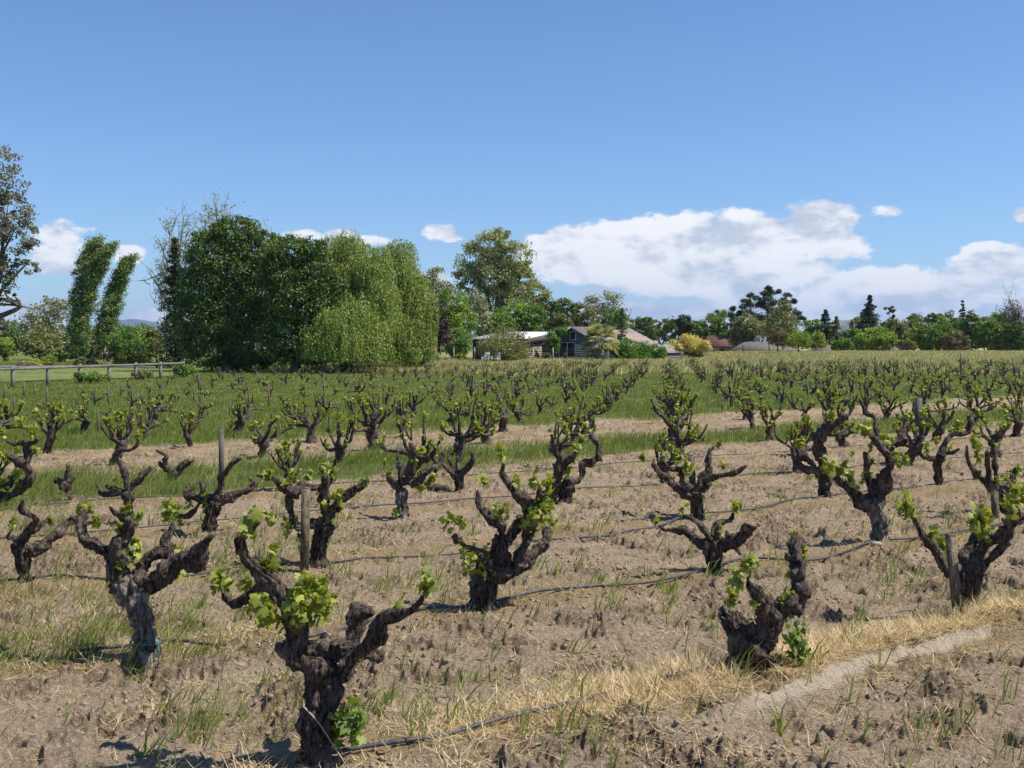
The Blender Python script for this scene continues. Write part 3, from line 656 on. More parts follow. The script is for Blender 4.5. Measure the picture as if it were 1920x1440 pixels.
def build_lattice():
    pts = lattice(); rng = np.random.RandomState(11)
    big = [proto_parts(300+k, [1.0, 1.08, .92, 1.0, 1.1, .95, 1.03, .9][k], 1.15) for k in range(8)]
    mid = []
    for k in range(9):
        mb, lm = single_mesh(500+k, [1.0, .9, 1.05, .95, 1.1, .85, 1, .75, .7][k], [.9, .6, 1.0, .6, .8, .8, .6, 1.0, .7][k], 7, .04, 8, .032); mid.append(join2(mb, lm, 'grapevine', [M['vine'], M['leaf']]))
    global ordn
    W1 = 'first second third fourth fifth sixth seventh eighth ninth tenth eleventh twelfth thirteenth fourteenth fifteenth sixteenth seventeenth eighteenth nineteenth'.split()
    TN = {2: 'twent', 3: 'thirt', 4: 'fort', 5: 'fift', 6: 'sixt'}
    ordn = lambda k: W1[k-1] if k < 20 else (TN[k//10]+'ieth' if k % 10 == 0 else TN[k//10]+'y-'+W1[k % 10-1])
    rank = {}
    for jj in set(p[3] for p in pts):
        for q, ii in enumerate(sorted(p[2] for p in pts if p[3] == jj)): rank[(ii, jj)] = q+1
    NIND = 300-len(VINES); fars = []; cnt = {}
    for idx, (y, x, i, j) in enumerate(pts):
        rz = rng.rand()*6.28; young = x < -3 and y > 22
        sc = rng.uniform(.80, 1.12)*(.72 if young and rng.rand() < .7 else 1)*(1.08 if y < 24 or x > 3 else 1.0)
        if young: THIN.append((x, y))
        side, z = region(x, y); z0 = float(gz(x, y))
        if idx < NIND:
            if y < 27:
                tm, ams, shs = big[rng.randint(8)]
                root = empty('grapevine', (x, y, z0), '', 'grapevine', 'old grapevines standing in rows', rz); root.scale = (sc, sc, sc)
                ob('trunk', tm, root); al = [ob('arm', a, root) for a in ams]
                for q, s_ in enumerate(shs): ob('leafy_shoot', s_, al[q % len(al)])
                look = 'dark twisted vine'
            else:
                k = rng.randint(9) if not young else rng.choice([5, 7, 8, 1]); root = ob('grapevine', mid[k]); root.location = (x, y, z0); root.rotation_euler = (0, 0, rz); root.scale = (sc*1.0, sc*1.0, sc*.86)
                look = ('small young vine' if young else 'small dark gnarled vine')
            dist = 'halfway back' if y < 50 else 'in the farther rows'
            lab = '%s %s, %s, %s of picture' % (look, z, dist, side)
            lab = '%s vine %s, %s from left in %s row from front' % ('dark twisted' if y < 27 else 'small young' if young else 'small gnarled', 'in the green strip' if 'strip' in z else z, ordn(rank[(i, j)]), ordn(j+1))
            tag(root, lab, 'grapevine', 'old grapevines %s, %s' % (z, side))
        else: fars.append((x, y, z0, rz, sc*1.0))
    # the rest of the field: one object
    protos = []
    for k in range(8):
        mb, lm = single_mesh(700+k, [1, .9, 1.05, .95, 1.1, .9, .8, 1.0][k], .5, 4, .12, 3, .045)
        protos.append((np.vstack(mb.V+lm.V), np.concatenate(mb.P[4]), np.concatenate(mb.P[3]), (np.concatenate(lm.P[4])+mb.n) if lm.n else np.zeros((0, 4), int), np.concatenate(mb.A+lm.A)))
    Vs, P4, P3, PL, As = [], [], [], [], []; n = 0
    for (x, y, z0, rz, sc) in fars:
        V, q, t, l, a = protos[rng.randint(8)]; c, s = math.cos(rz)*sc*1.04, math.sin(rz)*sc*1.04
        Vs.append(np.stack([V[:, 0]*c-V[:, 1]*s+x, V[:, 0]*s+V[:, 1]*c+y, V[:, 2]*sc*.88+z0], -1)); P4.append(q+n); P3.append(t+n); PL.append(l+n); As.append(a); n += len(V)
    if Vs:
        P4, P3, PL = map(np.concatenate, (P4, P3, PL))
        me = mk_mesh('far_grapevines', np.vstack(Vs), [P4, P3, PL], [M['vine'], M['leaf']], True, {'v': ('FLOAT', 'POINT', np.concatenate(As))}, [0]*(len(P4)+len(P3))+[1]*len(PL))
        tag(ob('distant_grapevines', me), 'hundreds of small dark grapevines covering the far end of the green field', 'grapevines', kind='stuff')
    print('vines', len(pts), 'individual', NIND, 'far', len(fars))
build_lattice()

# ------------------------------------------------------------------ stakes, hoses, wires
def stake(px, ytop, ybase, wpx, kind, label, lean=0.0, dy=0.0):
    x, y = gpt(px, ybase); y += dy; x = (px-960)/F*y; z0 = float(gz(x, y)); h = CAMZ-(ytop-HY)/F*y-z0; w = max(wpx/F*y, .011)/2
    mb = MB(); n = 6; rr = np.random.RandomState(int(px))
    for k in range(n):
        z0_, z1_ = -.1+(h+.1)*k/n, -.1+(h+.1)*(k+1)/n
    def Mx(v):
        v = v.copy(); t = v[:, 2]/h; v[:, 0] += lean*h*t; v[:, :2] += rr.normal(size=v[:, :2].shape)*w*.06; return v
    mb.box(-w, w, -w, w, -.12, h-w*.25, Mx); mb.box(-w*.82, w*.86, -w*.8, w*.84, h-w*.25+.0005, h+.001, Mx)
    o = mb.build('wooden_stake', M[kind]); o.location = (x, y, z0)
    tag(o, label, 'stake', 'vineyard stakes'); return o
stake(1797, 1003, 1160, 15, 'stake', 'weathered wooden stake leaning beside the dark vine at the right edge', -.10, -.30)
stake(571, 914, 1068, 14, 'stake', 'brown split stake held in the arms of the vine left of the middle', .02, -.10)
stake(1301, 853, 975, 11, 'stake', 'short square pale stake rising out of the fork of a slim vine', -.05, .10)
stake(1867, 920, 972, 10, 'stake', 'dark stake under the leafy vine at the right edge', -.06)
stake(415, 803, 908, 8, 'greystake', 'tall squared grey stake behind the flat headed vine on the left', 0)
stake(1722, 745, 828, 10, 'greystake', 'thick dark post in the narrow green strip at the right', 0)
TH = [(25,240,325),(265,255,372),(77,310,372),(410,335,380),(500,315,375),(773,285,400),(822,370,470),(1118,185,262),(1143,300,410),(1292,335,410),(1825,175,440),
      (550,370,500),(1005,250,330),(916,250,322),(1400,260,340),(1512,240,370),(1090,250,330),(1130,215,300),(1425,300,350),(610,255,350),(680,230,300),(195,240,300),(135,225,300)]
TH2 = [(25,290,372),(200,310,385),(240,290,350),(775,215,395),(965,230,332),(895,225,290),(605,220,290),(830,365,505),(55,365,400),(735,240,300),(810,235,300),(105,190,260),(490,245,300),(1080,230,270),(935,330,370)]
TH3 = [(965,240,372),(222,310,392),(790,370,412),(440,100,180),(700,225,290),(1085,95,190),(1565,70,180),(1895,150,200)]
ALLT = sorted((off+c_/3, 640+b_/3+4) for off, lst in ((0, TH), (640, TH2), (1280, TH3)) for c_, t_, b_ in lst)
for off, lst in ((0, TH), (640, TH2), (1280, TH3)):
    for (cx, t, b) in lst:
        px = off+cx/3; yb = 640+b/3+4; dark = (int(cx) % 3 == 0)
        stake(px, 640+t/3, yb, 2.4, 'greystake' if not dark else 'stake', '%s %s thin stake %s, %s thin stake from left' % ('tall' if b-t > 85 else 'short', 'dark' if dark else 'grey', 'near the far end' if yb < 745 else 'halfway back', ordn(ALLT.index((px, yb))+1)), (int(cx) % 5-2)*.006)

def hose(j, i0, i1, label, pix=None, r=.009, off=0):
    rr = np.random.RandomState(40+j)
    if pix: P = [gpt(*p) for p in pix]
    else:
        P = []
        for i in np.arange(i0, i1, .5):
            p = ORG+i*BV+j*AV; P.append(p+ND*(off+rr.normal()*.10))
    C = catmull(np.array([[p[0], p[1], 0, r] for p in P]), .06)
    C[:, 2] = gz(C[:, 0], C[:, 1]); k = np.ones(13)/13
    zz = np.convolve(np.pad(C[:, 2], 6, 'edge'), k, 'valid'); C[:, 2] = zz+r*1.3+.012
    mb = MB(); V, Q, T = tube(C, 10 if j < 3 else 6, .06, False); mb.add(V, [Q, T]); o = mb.build('drip_hose', M['hose'], None, True)
    tag(o, label, 'hose', 'drip hoses along the vine rows')
hose(0, 0, 0, 'black drip hose along the front row, nearest of all the hoses', [(560,1438),(690,1421),(830,1402),(960,1368),(1080,1340),(1200,1310),(1330,1276),(1440,1262),(1560,1235),(1700,1195),(1810,1163),(1930,1132),(2050,1105)], .0105)
hose(1, 0, 0, 'black drip hose along the second row, running from the vine with the green tie', [(140,1235),(270,1222),(320,1214),(430,1222),(560,1205),(700,1172),(790,1152),(880,1148),(1000,1125),(1110,1114),(1230,1096),(1320,1078),(1400,1056),(1530,1056),(1640,1027),(1730,1017),(1900,985)], .0105)
hose(2, 0, 0, 'black drip hose along the third row, starting at the small vine on the left edge', [(-120,1110),(55,1094),(110,1091),(200,1099),(290,1096),(370,1086),(480,1068),(600,1062),(700,1050),(860,1040),(1040,1014),(1130,1008),(1225,992),(1290,975),(1420,960),(1560,935),(1760,912),(1920,880)], .0095)
hose(3, -5, 7, 'black drip hose along the fourth row, behind the foreground vines', None, .009, .1)
hose(4, -6, 9, 'black drip hose along the fifth row, close to the narrow green strip', None, .008, .1)

# ------------------------------------------------------------------ grass, straw, clods (countless: one object each)
def blades(name, X, Y, H, Wd, seed, mat, label, cat, lean=(.35, .02), spread=.35, lay=0.0, zoff=0.0):
    rr = np.random.RandomState(seed); n = len(X); Z = gz(X, Y)+zoff
    a = rr.rand(n)*6.283; b = np.stack([X, Y, Z], -1); side = np.stack([np.cos(a), np.sin(a), np.zeros(n)], -1)*Wd[:, None]/2
    d = rr.normal(size=(n, 3))*spread; d[:, 0] += lean[0]; d[:, 1] += lean[1]; d[:, 2] = 1
    if lay: d[:, :2] = rr.normal(size=(n, 2))*1.0; d[:, 2] = np.abs(rr.normal(size=n))*lay+.02
    d /= np.linalg.norm(d, axis=1)[:, None]; bend = rr.uniform(.1, .55, n)[:, None]*H[:, None]
    bd = np.stack([lean[0]+rr.normal(size=n)*.3, rr.normal(size=n)*.3, -np.abs(rr.normal(size=n))*.35-.1], -1)
    if lay: bd[:, 2] *= .2; bend *= .6
    m = b+d*H[:, None]*.55; t = b+d*H[:, None]+bd*bend
    V = np.stack([b-side, b+side, m+side*.8, m-side*.8, t], 1).reshape(-1, 3); i = np.arange(n)[:, None]*5
    me = mk_mesh(name, V, [i+np.array([0, 1, 2, 3]), i+np.array([3, 2, 4])], mat, False, {'v': ('FLOAT', 'POINT', np.repeat(rr.rand(n)*.7+.3*fbm(X/1.5, Y/1.5, 3, 2), 5))})
    return tag(ob(name, me), label, cat, kind='stuff')
def scatter(n, y0, y1, seed, fov=.57, power=1.0):
    rr = np.random.RandomState(seed); y = np.exp(rr.uniform(math.log(y0), math.log(y1), n)) if power == 0 else (y0**power+(y1**power-y0**power)*rr.rand(n))**(1/power)
    x = rr.uniform(-fov, fov, n)*y; return x, y, rr
def build_cover():
    # standing green grass: strip and big green field
    x, y, rr = scatter(900000, 11, 112, 3, power=.55); g, p, s = zones(x, y)
    dens = g*(.15+1.3*S(.3, .7, fbm(x/.8, y/.8, 31, 4))); dens = dens*(1-.85*S(40, 60, y)*S(-4, 10, x)*0)
    k = rr.rand(len(x)) < dens; x, y = x[k], y[k]; c = cval(x, y)
    H = rr.uniform(.08, .25, len(x))*(1-.45*S(26, 50, y))*(.6+.9*fbm(x/1.6, y/1.6, 8, 2)); Wd = np.maximum(.007, y*.00055)*rr.uniform(.7, 1.3, len(x))
    H = H*(.8+.15*(c < 21))*(.55+.9*fbm(x/.5, y/.5, 18, 3))
    blades('green_grass', x, y, H*1.05, Wd, 4, M['grass'], 'green grass standing between the vines beyond the bare soil and in the narrow strip', 'grass')
    # weedy tufts on the bare soil
    x, y, rr = scatter(420000, 4.2, 30, 13, power=.9); g, p, s = zones(x, y)
    tf = S(.66, .74, fbm(x/.16, y/.16, 77, 2)); dens = p*(.18+.82*tf)*.55*(.28+.72*(x < -.4-.0*y))*(1-.3*S(10, 14, y))+.012*tf
    # grass around the left vine
    dl = np.exp(-((x+2.75)/.75)**2-((y-6.95)/.42)**2)*1.2+np.exp(-((x+2.0)/.30)**2-((y-6.55)/.22)**2)*.75+np.exp(-((x+3.6)/.9)**2-((y-8.0)/.45)**2)*.6+np.exp(-((x+.55)/.45)**2-((y-8.4)/.35)**2)*.30
    k = rr.rand(len(x)) < dens*1.4+dl*(.45+.8*tf)*1.4; x, y, tf2 = x[k], y[k], tf[k]
    H = rr.uniform(.06, .24, len(x))*(.55+.6*tf2); Wd = rr.uniform(.004, .0085, len(x))
    blades('weed_grass', x, y, H, Wd, 14, M['grass'], 'thin weedy grass tufts scattered over the ploughed soil', 'grass', spread=.42)
    # broad-bladed sprigs
    rr = np.random.RandomState(81); cx, cy, _ = scatter(480, 4.4, 17, 82, power=1.1); g, p, s = zones(cx, cy); k = g < .1; cx, cy = cx[k], cy[k]
    n = rr.randint(4, 12, len(cx)); X = np.repeat(cx, n)+rr.normal(size=n.sum())*.03; Y = np.repeat(cy, n)+rr.normal(size=n.sum())*.03
    blades('grass_sprigs', X, Y, rr.uniform(.07, .24, len(X)), rr.uniform(.007, .013, len(X)), 83, M['grass'], 'separate sprigs of broad green grass on the bare soil', 'grass', lean=(.30, .05), spread=.28)
    # straw litter
    x, y, rr = scatter(420000, 3.9, 34, 23, power=.75); g, p, s = zones(x, y); d0 = rowq(x, y)
    dens = np.clip(s, 0, 1.2)*.55*(.25+1.2*S(.4, .7, fbm(x/.35, y/.35, 61, 3)))+.50*S(.54, .72, fbm(x/.28, y/.28, 41, 3))+.015; dens = dens*(1-g)*(1-relief(x, y)[1]*.93)
    k = rr.rand(len(x)) < dens; x, y = x[k], y[k]
    H = rr.uniform(.03, .16, len(x)); Wd = np.maximum(.0028, y*.00026)*rr.uniform(.7, 1.6, len(x))
    blades('straw_litter', x, y, H, Wd, 24, M['strawm'], 'dry straw lying on the soil along the vine rows', 'straw', lean=(0, 0), lay=.35, zoff=.004)
    # tall golden straw before the front row
    rr = np.random.RandomState(33); n = 26000; t = rr.uniform(.45, 5.2, n); o = rr.normal(size=n)*.15-.24
    x = ORG[0]+BD[0]*t+ND[0]*o; y = ORG[1]+BD[1]*t+ND[1]*o+0.0; k = (rr.rand(n) < .25+.75*S(.8, 1.8, t)); x, y = x[k]+.0, y[k]
    k2 = relief(x, y)[1] < .3; x, y = x[k2], y[k2]
    blades('golden_straw', x, y, rr.uniform(.05, .20, len(x)), rr.uniform(.0022, .005, len(x)), 34, M['strawm'], 'mat of golden dead grass in front of the front row of vines', 'straw', lean=(.3, -.1), lay=.45)
    # dry tall grass at the far edge
    x, y, rr = scatter(420000, 60, 152, 43, power=.6); ed = S(68, 92, y+26*(fbm(x/7, y/7, 2, 3)-.5)+.10*np.maximum(x, -60))
    k = (rr.rand(len(x)) < ed*.95) & (x > -17) & ((x > 3) | (y < 128)); x, y = x[k], y[k]
    blades('dry_meadow_grass', x, y, rr.uniform(.20, .62, len(x))*(1-.55*np.exp(-((x+2.2)/3.)**2)*(y > 92)), y*.0010*rr.uniform(.7, 1.3, len(x)), 44, M['drygrass'], 'tall pale dry grass along the far end of the field', 'grass', spread=.3)
    # small white flowers in the strip
    rr = np.random.RandomState(51); n = 3400; x = rr.uniform(-9.5, 1.5, n); c = 17.0+np.abs(rr.normal(size=n))*.55; y = c+.78*x
    k = (rr.rand(n) < S(1.5, -3, x)*S(.45, .62, fbm(x/.6, y/.6, 5, 2))+.03) & (y > 9); x, y = x[k], y[k]; z = gz(x, y)+rr.uniform(.04, .13, len(x)); mb = MB(); n = len(x)
    if n:
        r = rr.uniform(.009, .016, n); th = np.linspace(0, 2*np.pi, 7)[:-1]
        V = np.stack([np.stack([x, y, z], -1)[:, None]+0*th[None, :, None]])[0]
        V = V+np.stack([np.cos(th)[None]*r[:, None], np.sin(th)[None]*r[:, None]*.8, np.sin(th)[None]*r[:, None]*-.45], -1)
        me = mk_mesh('white_flowers', V.reshape(-1, 3), [np.arange(n*6).reshape(-1, 6)], M['petal']); tag(ob('white_flowers', me), 'tiny white flowers sprinkled along the front edge of the narrow green strip', 'flowers', kind='stuff')
    # soil clods
    x, y, rr = scatter(110000, 3.9, 26, 63, power=1.0); g, p, s = zones(x, y); b_ = relief(x, y)[1]
    d = (S(.48, .72, fbm(x/.32, y/.32, 11, 3))*.6+.03)*(1-g)*(1-.8*np.clip(s, 0, 1))*(1-b_); k = rr.rand(len(x)) < d; x, y = x[k], y[k]; n = len(x)
    ico = np.array([(0,0,1),(.89,0,.45),(.28,.85,.45),(-.72,.53,.45),(-.72,-.53,.45),(.28,-.85,.45),(.72,.53,-.45),(-.28,.85,-.45),(-.89,0,-.45),(-.28,-.85,-.45),(.72,-.53,-.45),(0,0,-1)])
    IT = np.array([(0,1,2),(0,2,3),(0,3,4),(0,4,5),(0,5,1),(1,6,2),(2,7,3),(3,8,4),(4,9,5),(5,10,1),(6,7,2),(7,8,3),(8,9,4),(9,10,5),(10,6,1),(11,7,6),(11,8,7),(11,9,8),(11,10,9),(11,6,10)])
    r = np.minimum(rr.gamma(2.0, .0033, n)+.003, .019); V = ico[None]*(1+rr.normal(size=(n, 12, 1))*.33)*r[:, None, None]*rr.uniform(.6, 1.25, (n, 1, 3)); V = V+np.stack([x, y, gz(x, y)+r*.25], -1)[:, None]
    m, nn, b = mat_base('soil_clod', .97, .05); P = pos(nn); f = nn.noise(P, 60, 4)
    nn.nt.links.new(nn.mix(nn.sstep(f, .3, .7), (.18, .128, .086), (.38, .285, .195)), b.inputs['Base Color']); bump(nn, b, f, .5, .01)
    tag(ob('soil_clods', mk_mesh('soil_clods', V.reshape(-1, 3), [(IT[None]+np.arange(n)[:, None, None]*12).reshape(-1, 3)], m, False)), 'crumbly clods of ploughed earth between the rows', 'soil', kind='stuff')
build_cover()

def small_things():
    x, y = gpt(1640, 1030); z = float(gz(x, y)); ico = np.random.RandomState(3); th = np.linspace(0, np.pi, 8)[:, None]; ph = np.linspace(0, 2*np.pi, 13)[:-1][None]
    V = np.stack([np.sin(th)*np.cos(ph)*.05, np.sin(th)*np.sin(ph)*.035, np.cos(th)*.026+0*ph], -1); V = V*(1+.3*(fbm(V[..., 0]*30, V[..., 1]*30, V[..., 2]*30, 2)[..., None]-.5))
    i = np.arange(7)[:, None]*12; j = np.arange(12)[None]; Q = np.stack([i+j, i+(j+1) % 12, i+12+(j+1) % 12, i+12+j], -1).reshape(-1, 4)
    mb = MB(); mb.add(V.reshape(-1, 3), [Q[:, ::-1]]); o = mb.build('stone', M['rock'], None, True); o.location = (x+.0, y-.06, z+.018); tag(o, 'small pale stone at the foot of the leafy vine with the mottled trunk', 'stone')
    x, y = gpt(824, 922); z = float(gz(x, y)); mb = MB(); V, Q, T = tube([[-.16, 0, .03, .02], [-.05, .01, .05, .042], [.08, 0, .045, .036], [.17, -.02, .02, .012]], 12, .02, True, .8, 5, .5); mb.add(V, [Q, T])
    o = mb.build('dead_wood', M['vine'], None, True); o.location = (x, y, z); tag(o, 'short piece of dead vine wood lying on the soil before the green strip', 'dead wood')
    a, b = gpt(668, 1438), (0, 0); D = 4.88; P = [(px-960)/F*D for px in (566, 600, 640, 668)]; Z = [CAMZ-(q-HY)/F*D for q in (1322, 1352, 1405, 1442)]
    mb = MB(); V, Q, T = tube([[P[k], D-.03*k, Z[k], .0045-.0006*k] for k in range(4)], 7, .02, True, .4, 2, .3); mb.add(V, [Q, T]); o = mb.build('pruned_cane', M['palecane'], None, True); tag(o, 'thin pale pruned cane leaning against the trunk of the largest vine', 'cane')
M['palecane'] = flat('pale_cane', (.36, .27, .22), (.26, .19, .16), 20, .8)
small_things()
# ------------------------------------------------------------------ foliage helpers
def L(name, c1, c2, tr=.3, c3=None): M[name] = leafmat(name+'_leaves', c1, c2, tr, c3)
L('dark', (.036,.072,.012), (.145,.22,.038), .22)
L('darkblue', (.028,.045,.02), (.075,.105,.045), .15)
L('green', (.07,.14,.02), (.19,.30,.04), .35)
L('bright', (.13,.22,.022), (.29,.39,.05), .4)
L('yellow', (.28,.29,.035), (.50,.47,.09), .35)
L('yelgreen', (.17,.21,.03), (.32,.35,.06), .35)
L('willow', (.11,.175,.028), (.34,.41,.085), .25)
L('olive', (.12,.14,.04), (.25,.25,.09), .35)
L('plane', (.16,.19,.06), (.36,.39,.17), .4)
L('pale', (.17,.19,.11), (.34,.36,.24), .35)
L('plum', (.03,.008,.018), (.085,.025,.045), .2)
L('euca', (.085,.095,.06), (.22,.22,.15), .25, (.19,.14,.08))
L('brown', (.12,.10,.05), (.20,.18,.08), .3)
L('rose', (.38,.34,.08), (.74,.62,.26), .35)
L('ivy', (.07,.16,.015), (.17,.32,.035), .35)
L('palm', (.27,.29,.16), (.50,.51,.34), .3)
L('poplar', (.07,.13,.028), (.25,.33,.10), .35)

def at(px, py, d): return np.array([(px-960)/F*d, d, CAMZ-(py-HY)/F*d])
def leafquads(mb, C, size, rr, hang=0.0, vs=None, aspect=.55, dirv=None):
    n = len(C); nrm = rr.normal(size=(n, 3)); nrm[:, 2] += .35; nrm /= np.linalg.norm(nrm, axis=1)[:, None]
    a = rr.normal(size=(n, 3)); a[:, 2] -= hang
    if dirv is not None: a += dirv
    a -= nrm*(a*nrm).sum(1)[:, None]; a /= np.linalg.norm(a, axis=1)[:, None]+1e-9; b = np.cross(nrm, a)
    z = (size*rr.uniform(.55, 1.35, n))[:, None]
    V = np.stack([C+a*z, C+b*z*aspect, C-a*z*.85, C-b*z*aspect], 1).reshape(-1, 3)
    v = rr.rand(n) if vs is None else np.clip(vs+rr.normal(size=n)*.18, 0, 1)
    mb.add(V, [np.arange(n*4).reshape(-1, 4)], np.repeat(v, 4))
def lobe_leaves(mb, c, rad, n, size, rr, clump=.16, fill=.45, hang=0.0, dirv=None, aspect=.55, fl=0):
    c = np.array(c, float); rad = np.array(rad, float); K = max(5, int(n/55))
    u = rr.normal(size=(K, 3)); u /= np.linalg.norm(u, axis=1)[:, None]; q = rr.rand(K)**.4*(1-fill)+fill
    q = np.where(rr.rand(K) < .2, q*1.08, q); cc = c+u*rad*q[:, None]; cv = rr.rand(K)
    k = rr.randint(0, K, n); g = np.clip(rr.normal(size=(n, 3)), -1.7, 1.7); cr = rad.mean()*clump*rr.uniform(.6, 1.5, K)
    C = cc[k]+g*cr[k][:, None]*np.array([1, 1, .7]); leafquads(mb, C, size, rr, hang, cv[k], aspect, dirv)
def limbs(mb, base, tips, r, rr, fork=.35, wig=.06):
    base = np.array(base, float); top = np.mean(tips, axis=0); H = top[2]-base[2]
    fk = base+(top-base)*fork; fk[2] = base[2]+H*fork
    P = [list(base-[0, 0, .3])+[r*1.35], list(base+[0, 0, H*.05])+[r*1.05], list((base+fk)/2+rr.normal(size=3)*r*.6)+[r*.9], list(fk)+[r*.8]]
    V, Q, T = tube(P, 8, .5, True, .3, 1, .2); mb.add(V, [Q, T])
    for t in tips:
        t = np.array(t); m1 = fk+(t-fk)*.45+rr.normal(size=3)*H*wig; m1[2] += H*.06
        V, Q, T = tube([list(fk-[0, 0, r])+[r*.62], list(m1)+[r*.38], list(t)+[r*.10]], 6, .5); mb.add(V, [Q, T])
        for k in range(2):
            s_ = m1+(t-m1)*rr.uniform(.1, .6); e = s_+rr.normal(size=3)*H*.13+[0, 0, H*.05]
            V, Q, T = tube([list(s_)+[r*.26], list((s_+e)/2+rr.normal(size=3)*H*.02)+[r*.16], list(e)+[r*.05]], 5, .6); mb.add(V, [Q, T])
TREES = []
def tree(name, cat, label, d, bpx, lobes, mat, n, leaf, r=None, seed=0, group=None, bark='bark', depth=.8, clump=.16, fill=.5, hang=0., dirv=None, part=('trunk', 'crown'), z0=None, aspect=.55, fork=.35, loose=0):
    rr = np.random.RandomState(seed+int(bpx)+int(d)); x = (bpx-960)/F*d; z = float(terrain(x, d)) if z0 is None else z0
    root = empty(name, (x, d, z), label, cat, group); o = np.array([x, d, z]); mb = MB(); tips = []
    tot = sum(l[2]*l[3] for l in lobes)
    for l in lobes:
        dd = (l[4] if len(l) > 4 else 0); c = at(l[0], l[1], d+dd)-o; rx, rz = l[2]/F*d, l[3]/F*d
        c[2] = max(c[2], rz*.8 if rz < c[2]+rz else c[2]); lobe_leaves(mb, c, (rx, min(rx, rz*1.3)*depth, rz), int(n*l[2]*l[3]/tot), leaf, rr, clump, fill, hang, dirv, aspect)
        tips.append(c+[0, 0, rz*.3])
        if loose: C = c+rr.normal(size=(int(loose*n*l[2]*l[3]/tot), 3))*np.array([rx, rx*depth, rz])*.62; leafquads(mb, C, leaf, rr, hang, None, aspect, dirv)
    mb.build(part[1], M[mat], root); tb = MB(); H = max(t[2] for t in tips)
    limbs(tb, (0, 0, 0), tips, r or H*.03, rr, fork); tb.build(part[0], M[bark], root, True); return root
def shrub(label, d, px, py, rx, ry, mat, n, leaf, seed=0, cat='shrub', name='shrub', z0=None, group=None, lob=3):
    rr = np.random.RandomState(seed+int(px)); lobes = [(px, py, rx*.75, ry)]
    for k in range(lob): lobes.append((px+rr.uniform(-.55, .55)*rx, py+rr.uniform(-.1, .5)*ry, rx*rr.uniform(.35, .6), ry*rr.uniform(.45, .8), rr.uniform(-1, .3)*rx/F*d))
    return tree(name, cat, label, d, px, lobes, mat, n, leaf, r=.05, seed=seed, part=('stem', 'foliage'), clump=.22, fill=.55, z0=z0, group=group, fork=.2)
def dead_twigs(name, label, d, bpx, tips, r, bark, leafm, seed, n=1400, lf=.10, spread=1.0):
    """a nearly bare tree: trunk, limbs, twig sprays, a few pale leaves"""
    rr = np.random.RandomState(seed); x = (bpx-960)/F*d; z = float(terrain(x, d)); o = np.array([x, d, z]); root = empty(name, o, label, 'tree'); mb = MB(); lm = MB()
    T = [at(t[0], t[1], d+rr.uniform(-1.5, 1.5))-o for t in tips]; limbs(mb, (0, 0, 0), T, r, rr, .3, .03)
    for t in T:
        for k in range(int(26*spread)):
            f = rr.uniform(.45, 1.0); s_ = t*np.array([f, f, 1])*1.0; s_[2] = t[2]*rr.uniform(.55, 1.0); s_ = s_+rr.normal(size=3)*.15
            e = s_+np.array([rr.normal()*.55, rr.normal()*.55, abs(rr.normal())*.9+.2])*spread; m_ = (s_+e)/2+rr.normal(size=3)*.12
            V, Q, Tt = tube([list(s_)+[.028], list(m_)+[.018], list(e)+[.008]], 4, .6); mb.add(V, [Q, Tt])
            leafquads(lm, s_+(e-s_)*rr.rand(max(1, int(n/len(T)/26)), 1)+rr.normal(size=(max(1, int(n/len(T)/26)), 3))*.13, lf, rr)
    mb.build('trunk', M[bark], root, True); lm.build('crown', M[leafm], root)

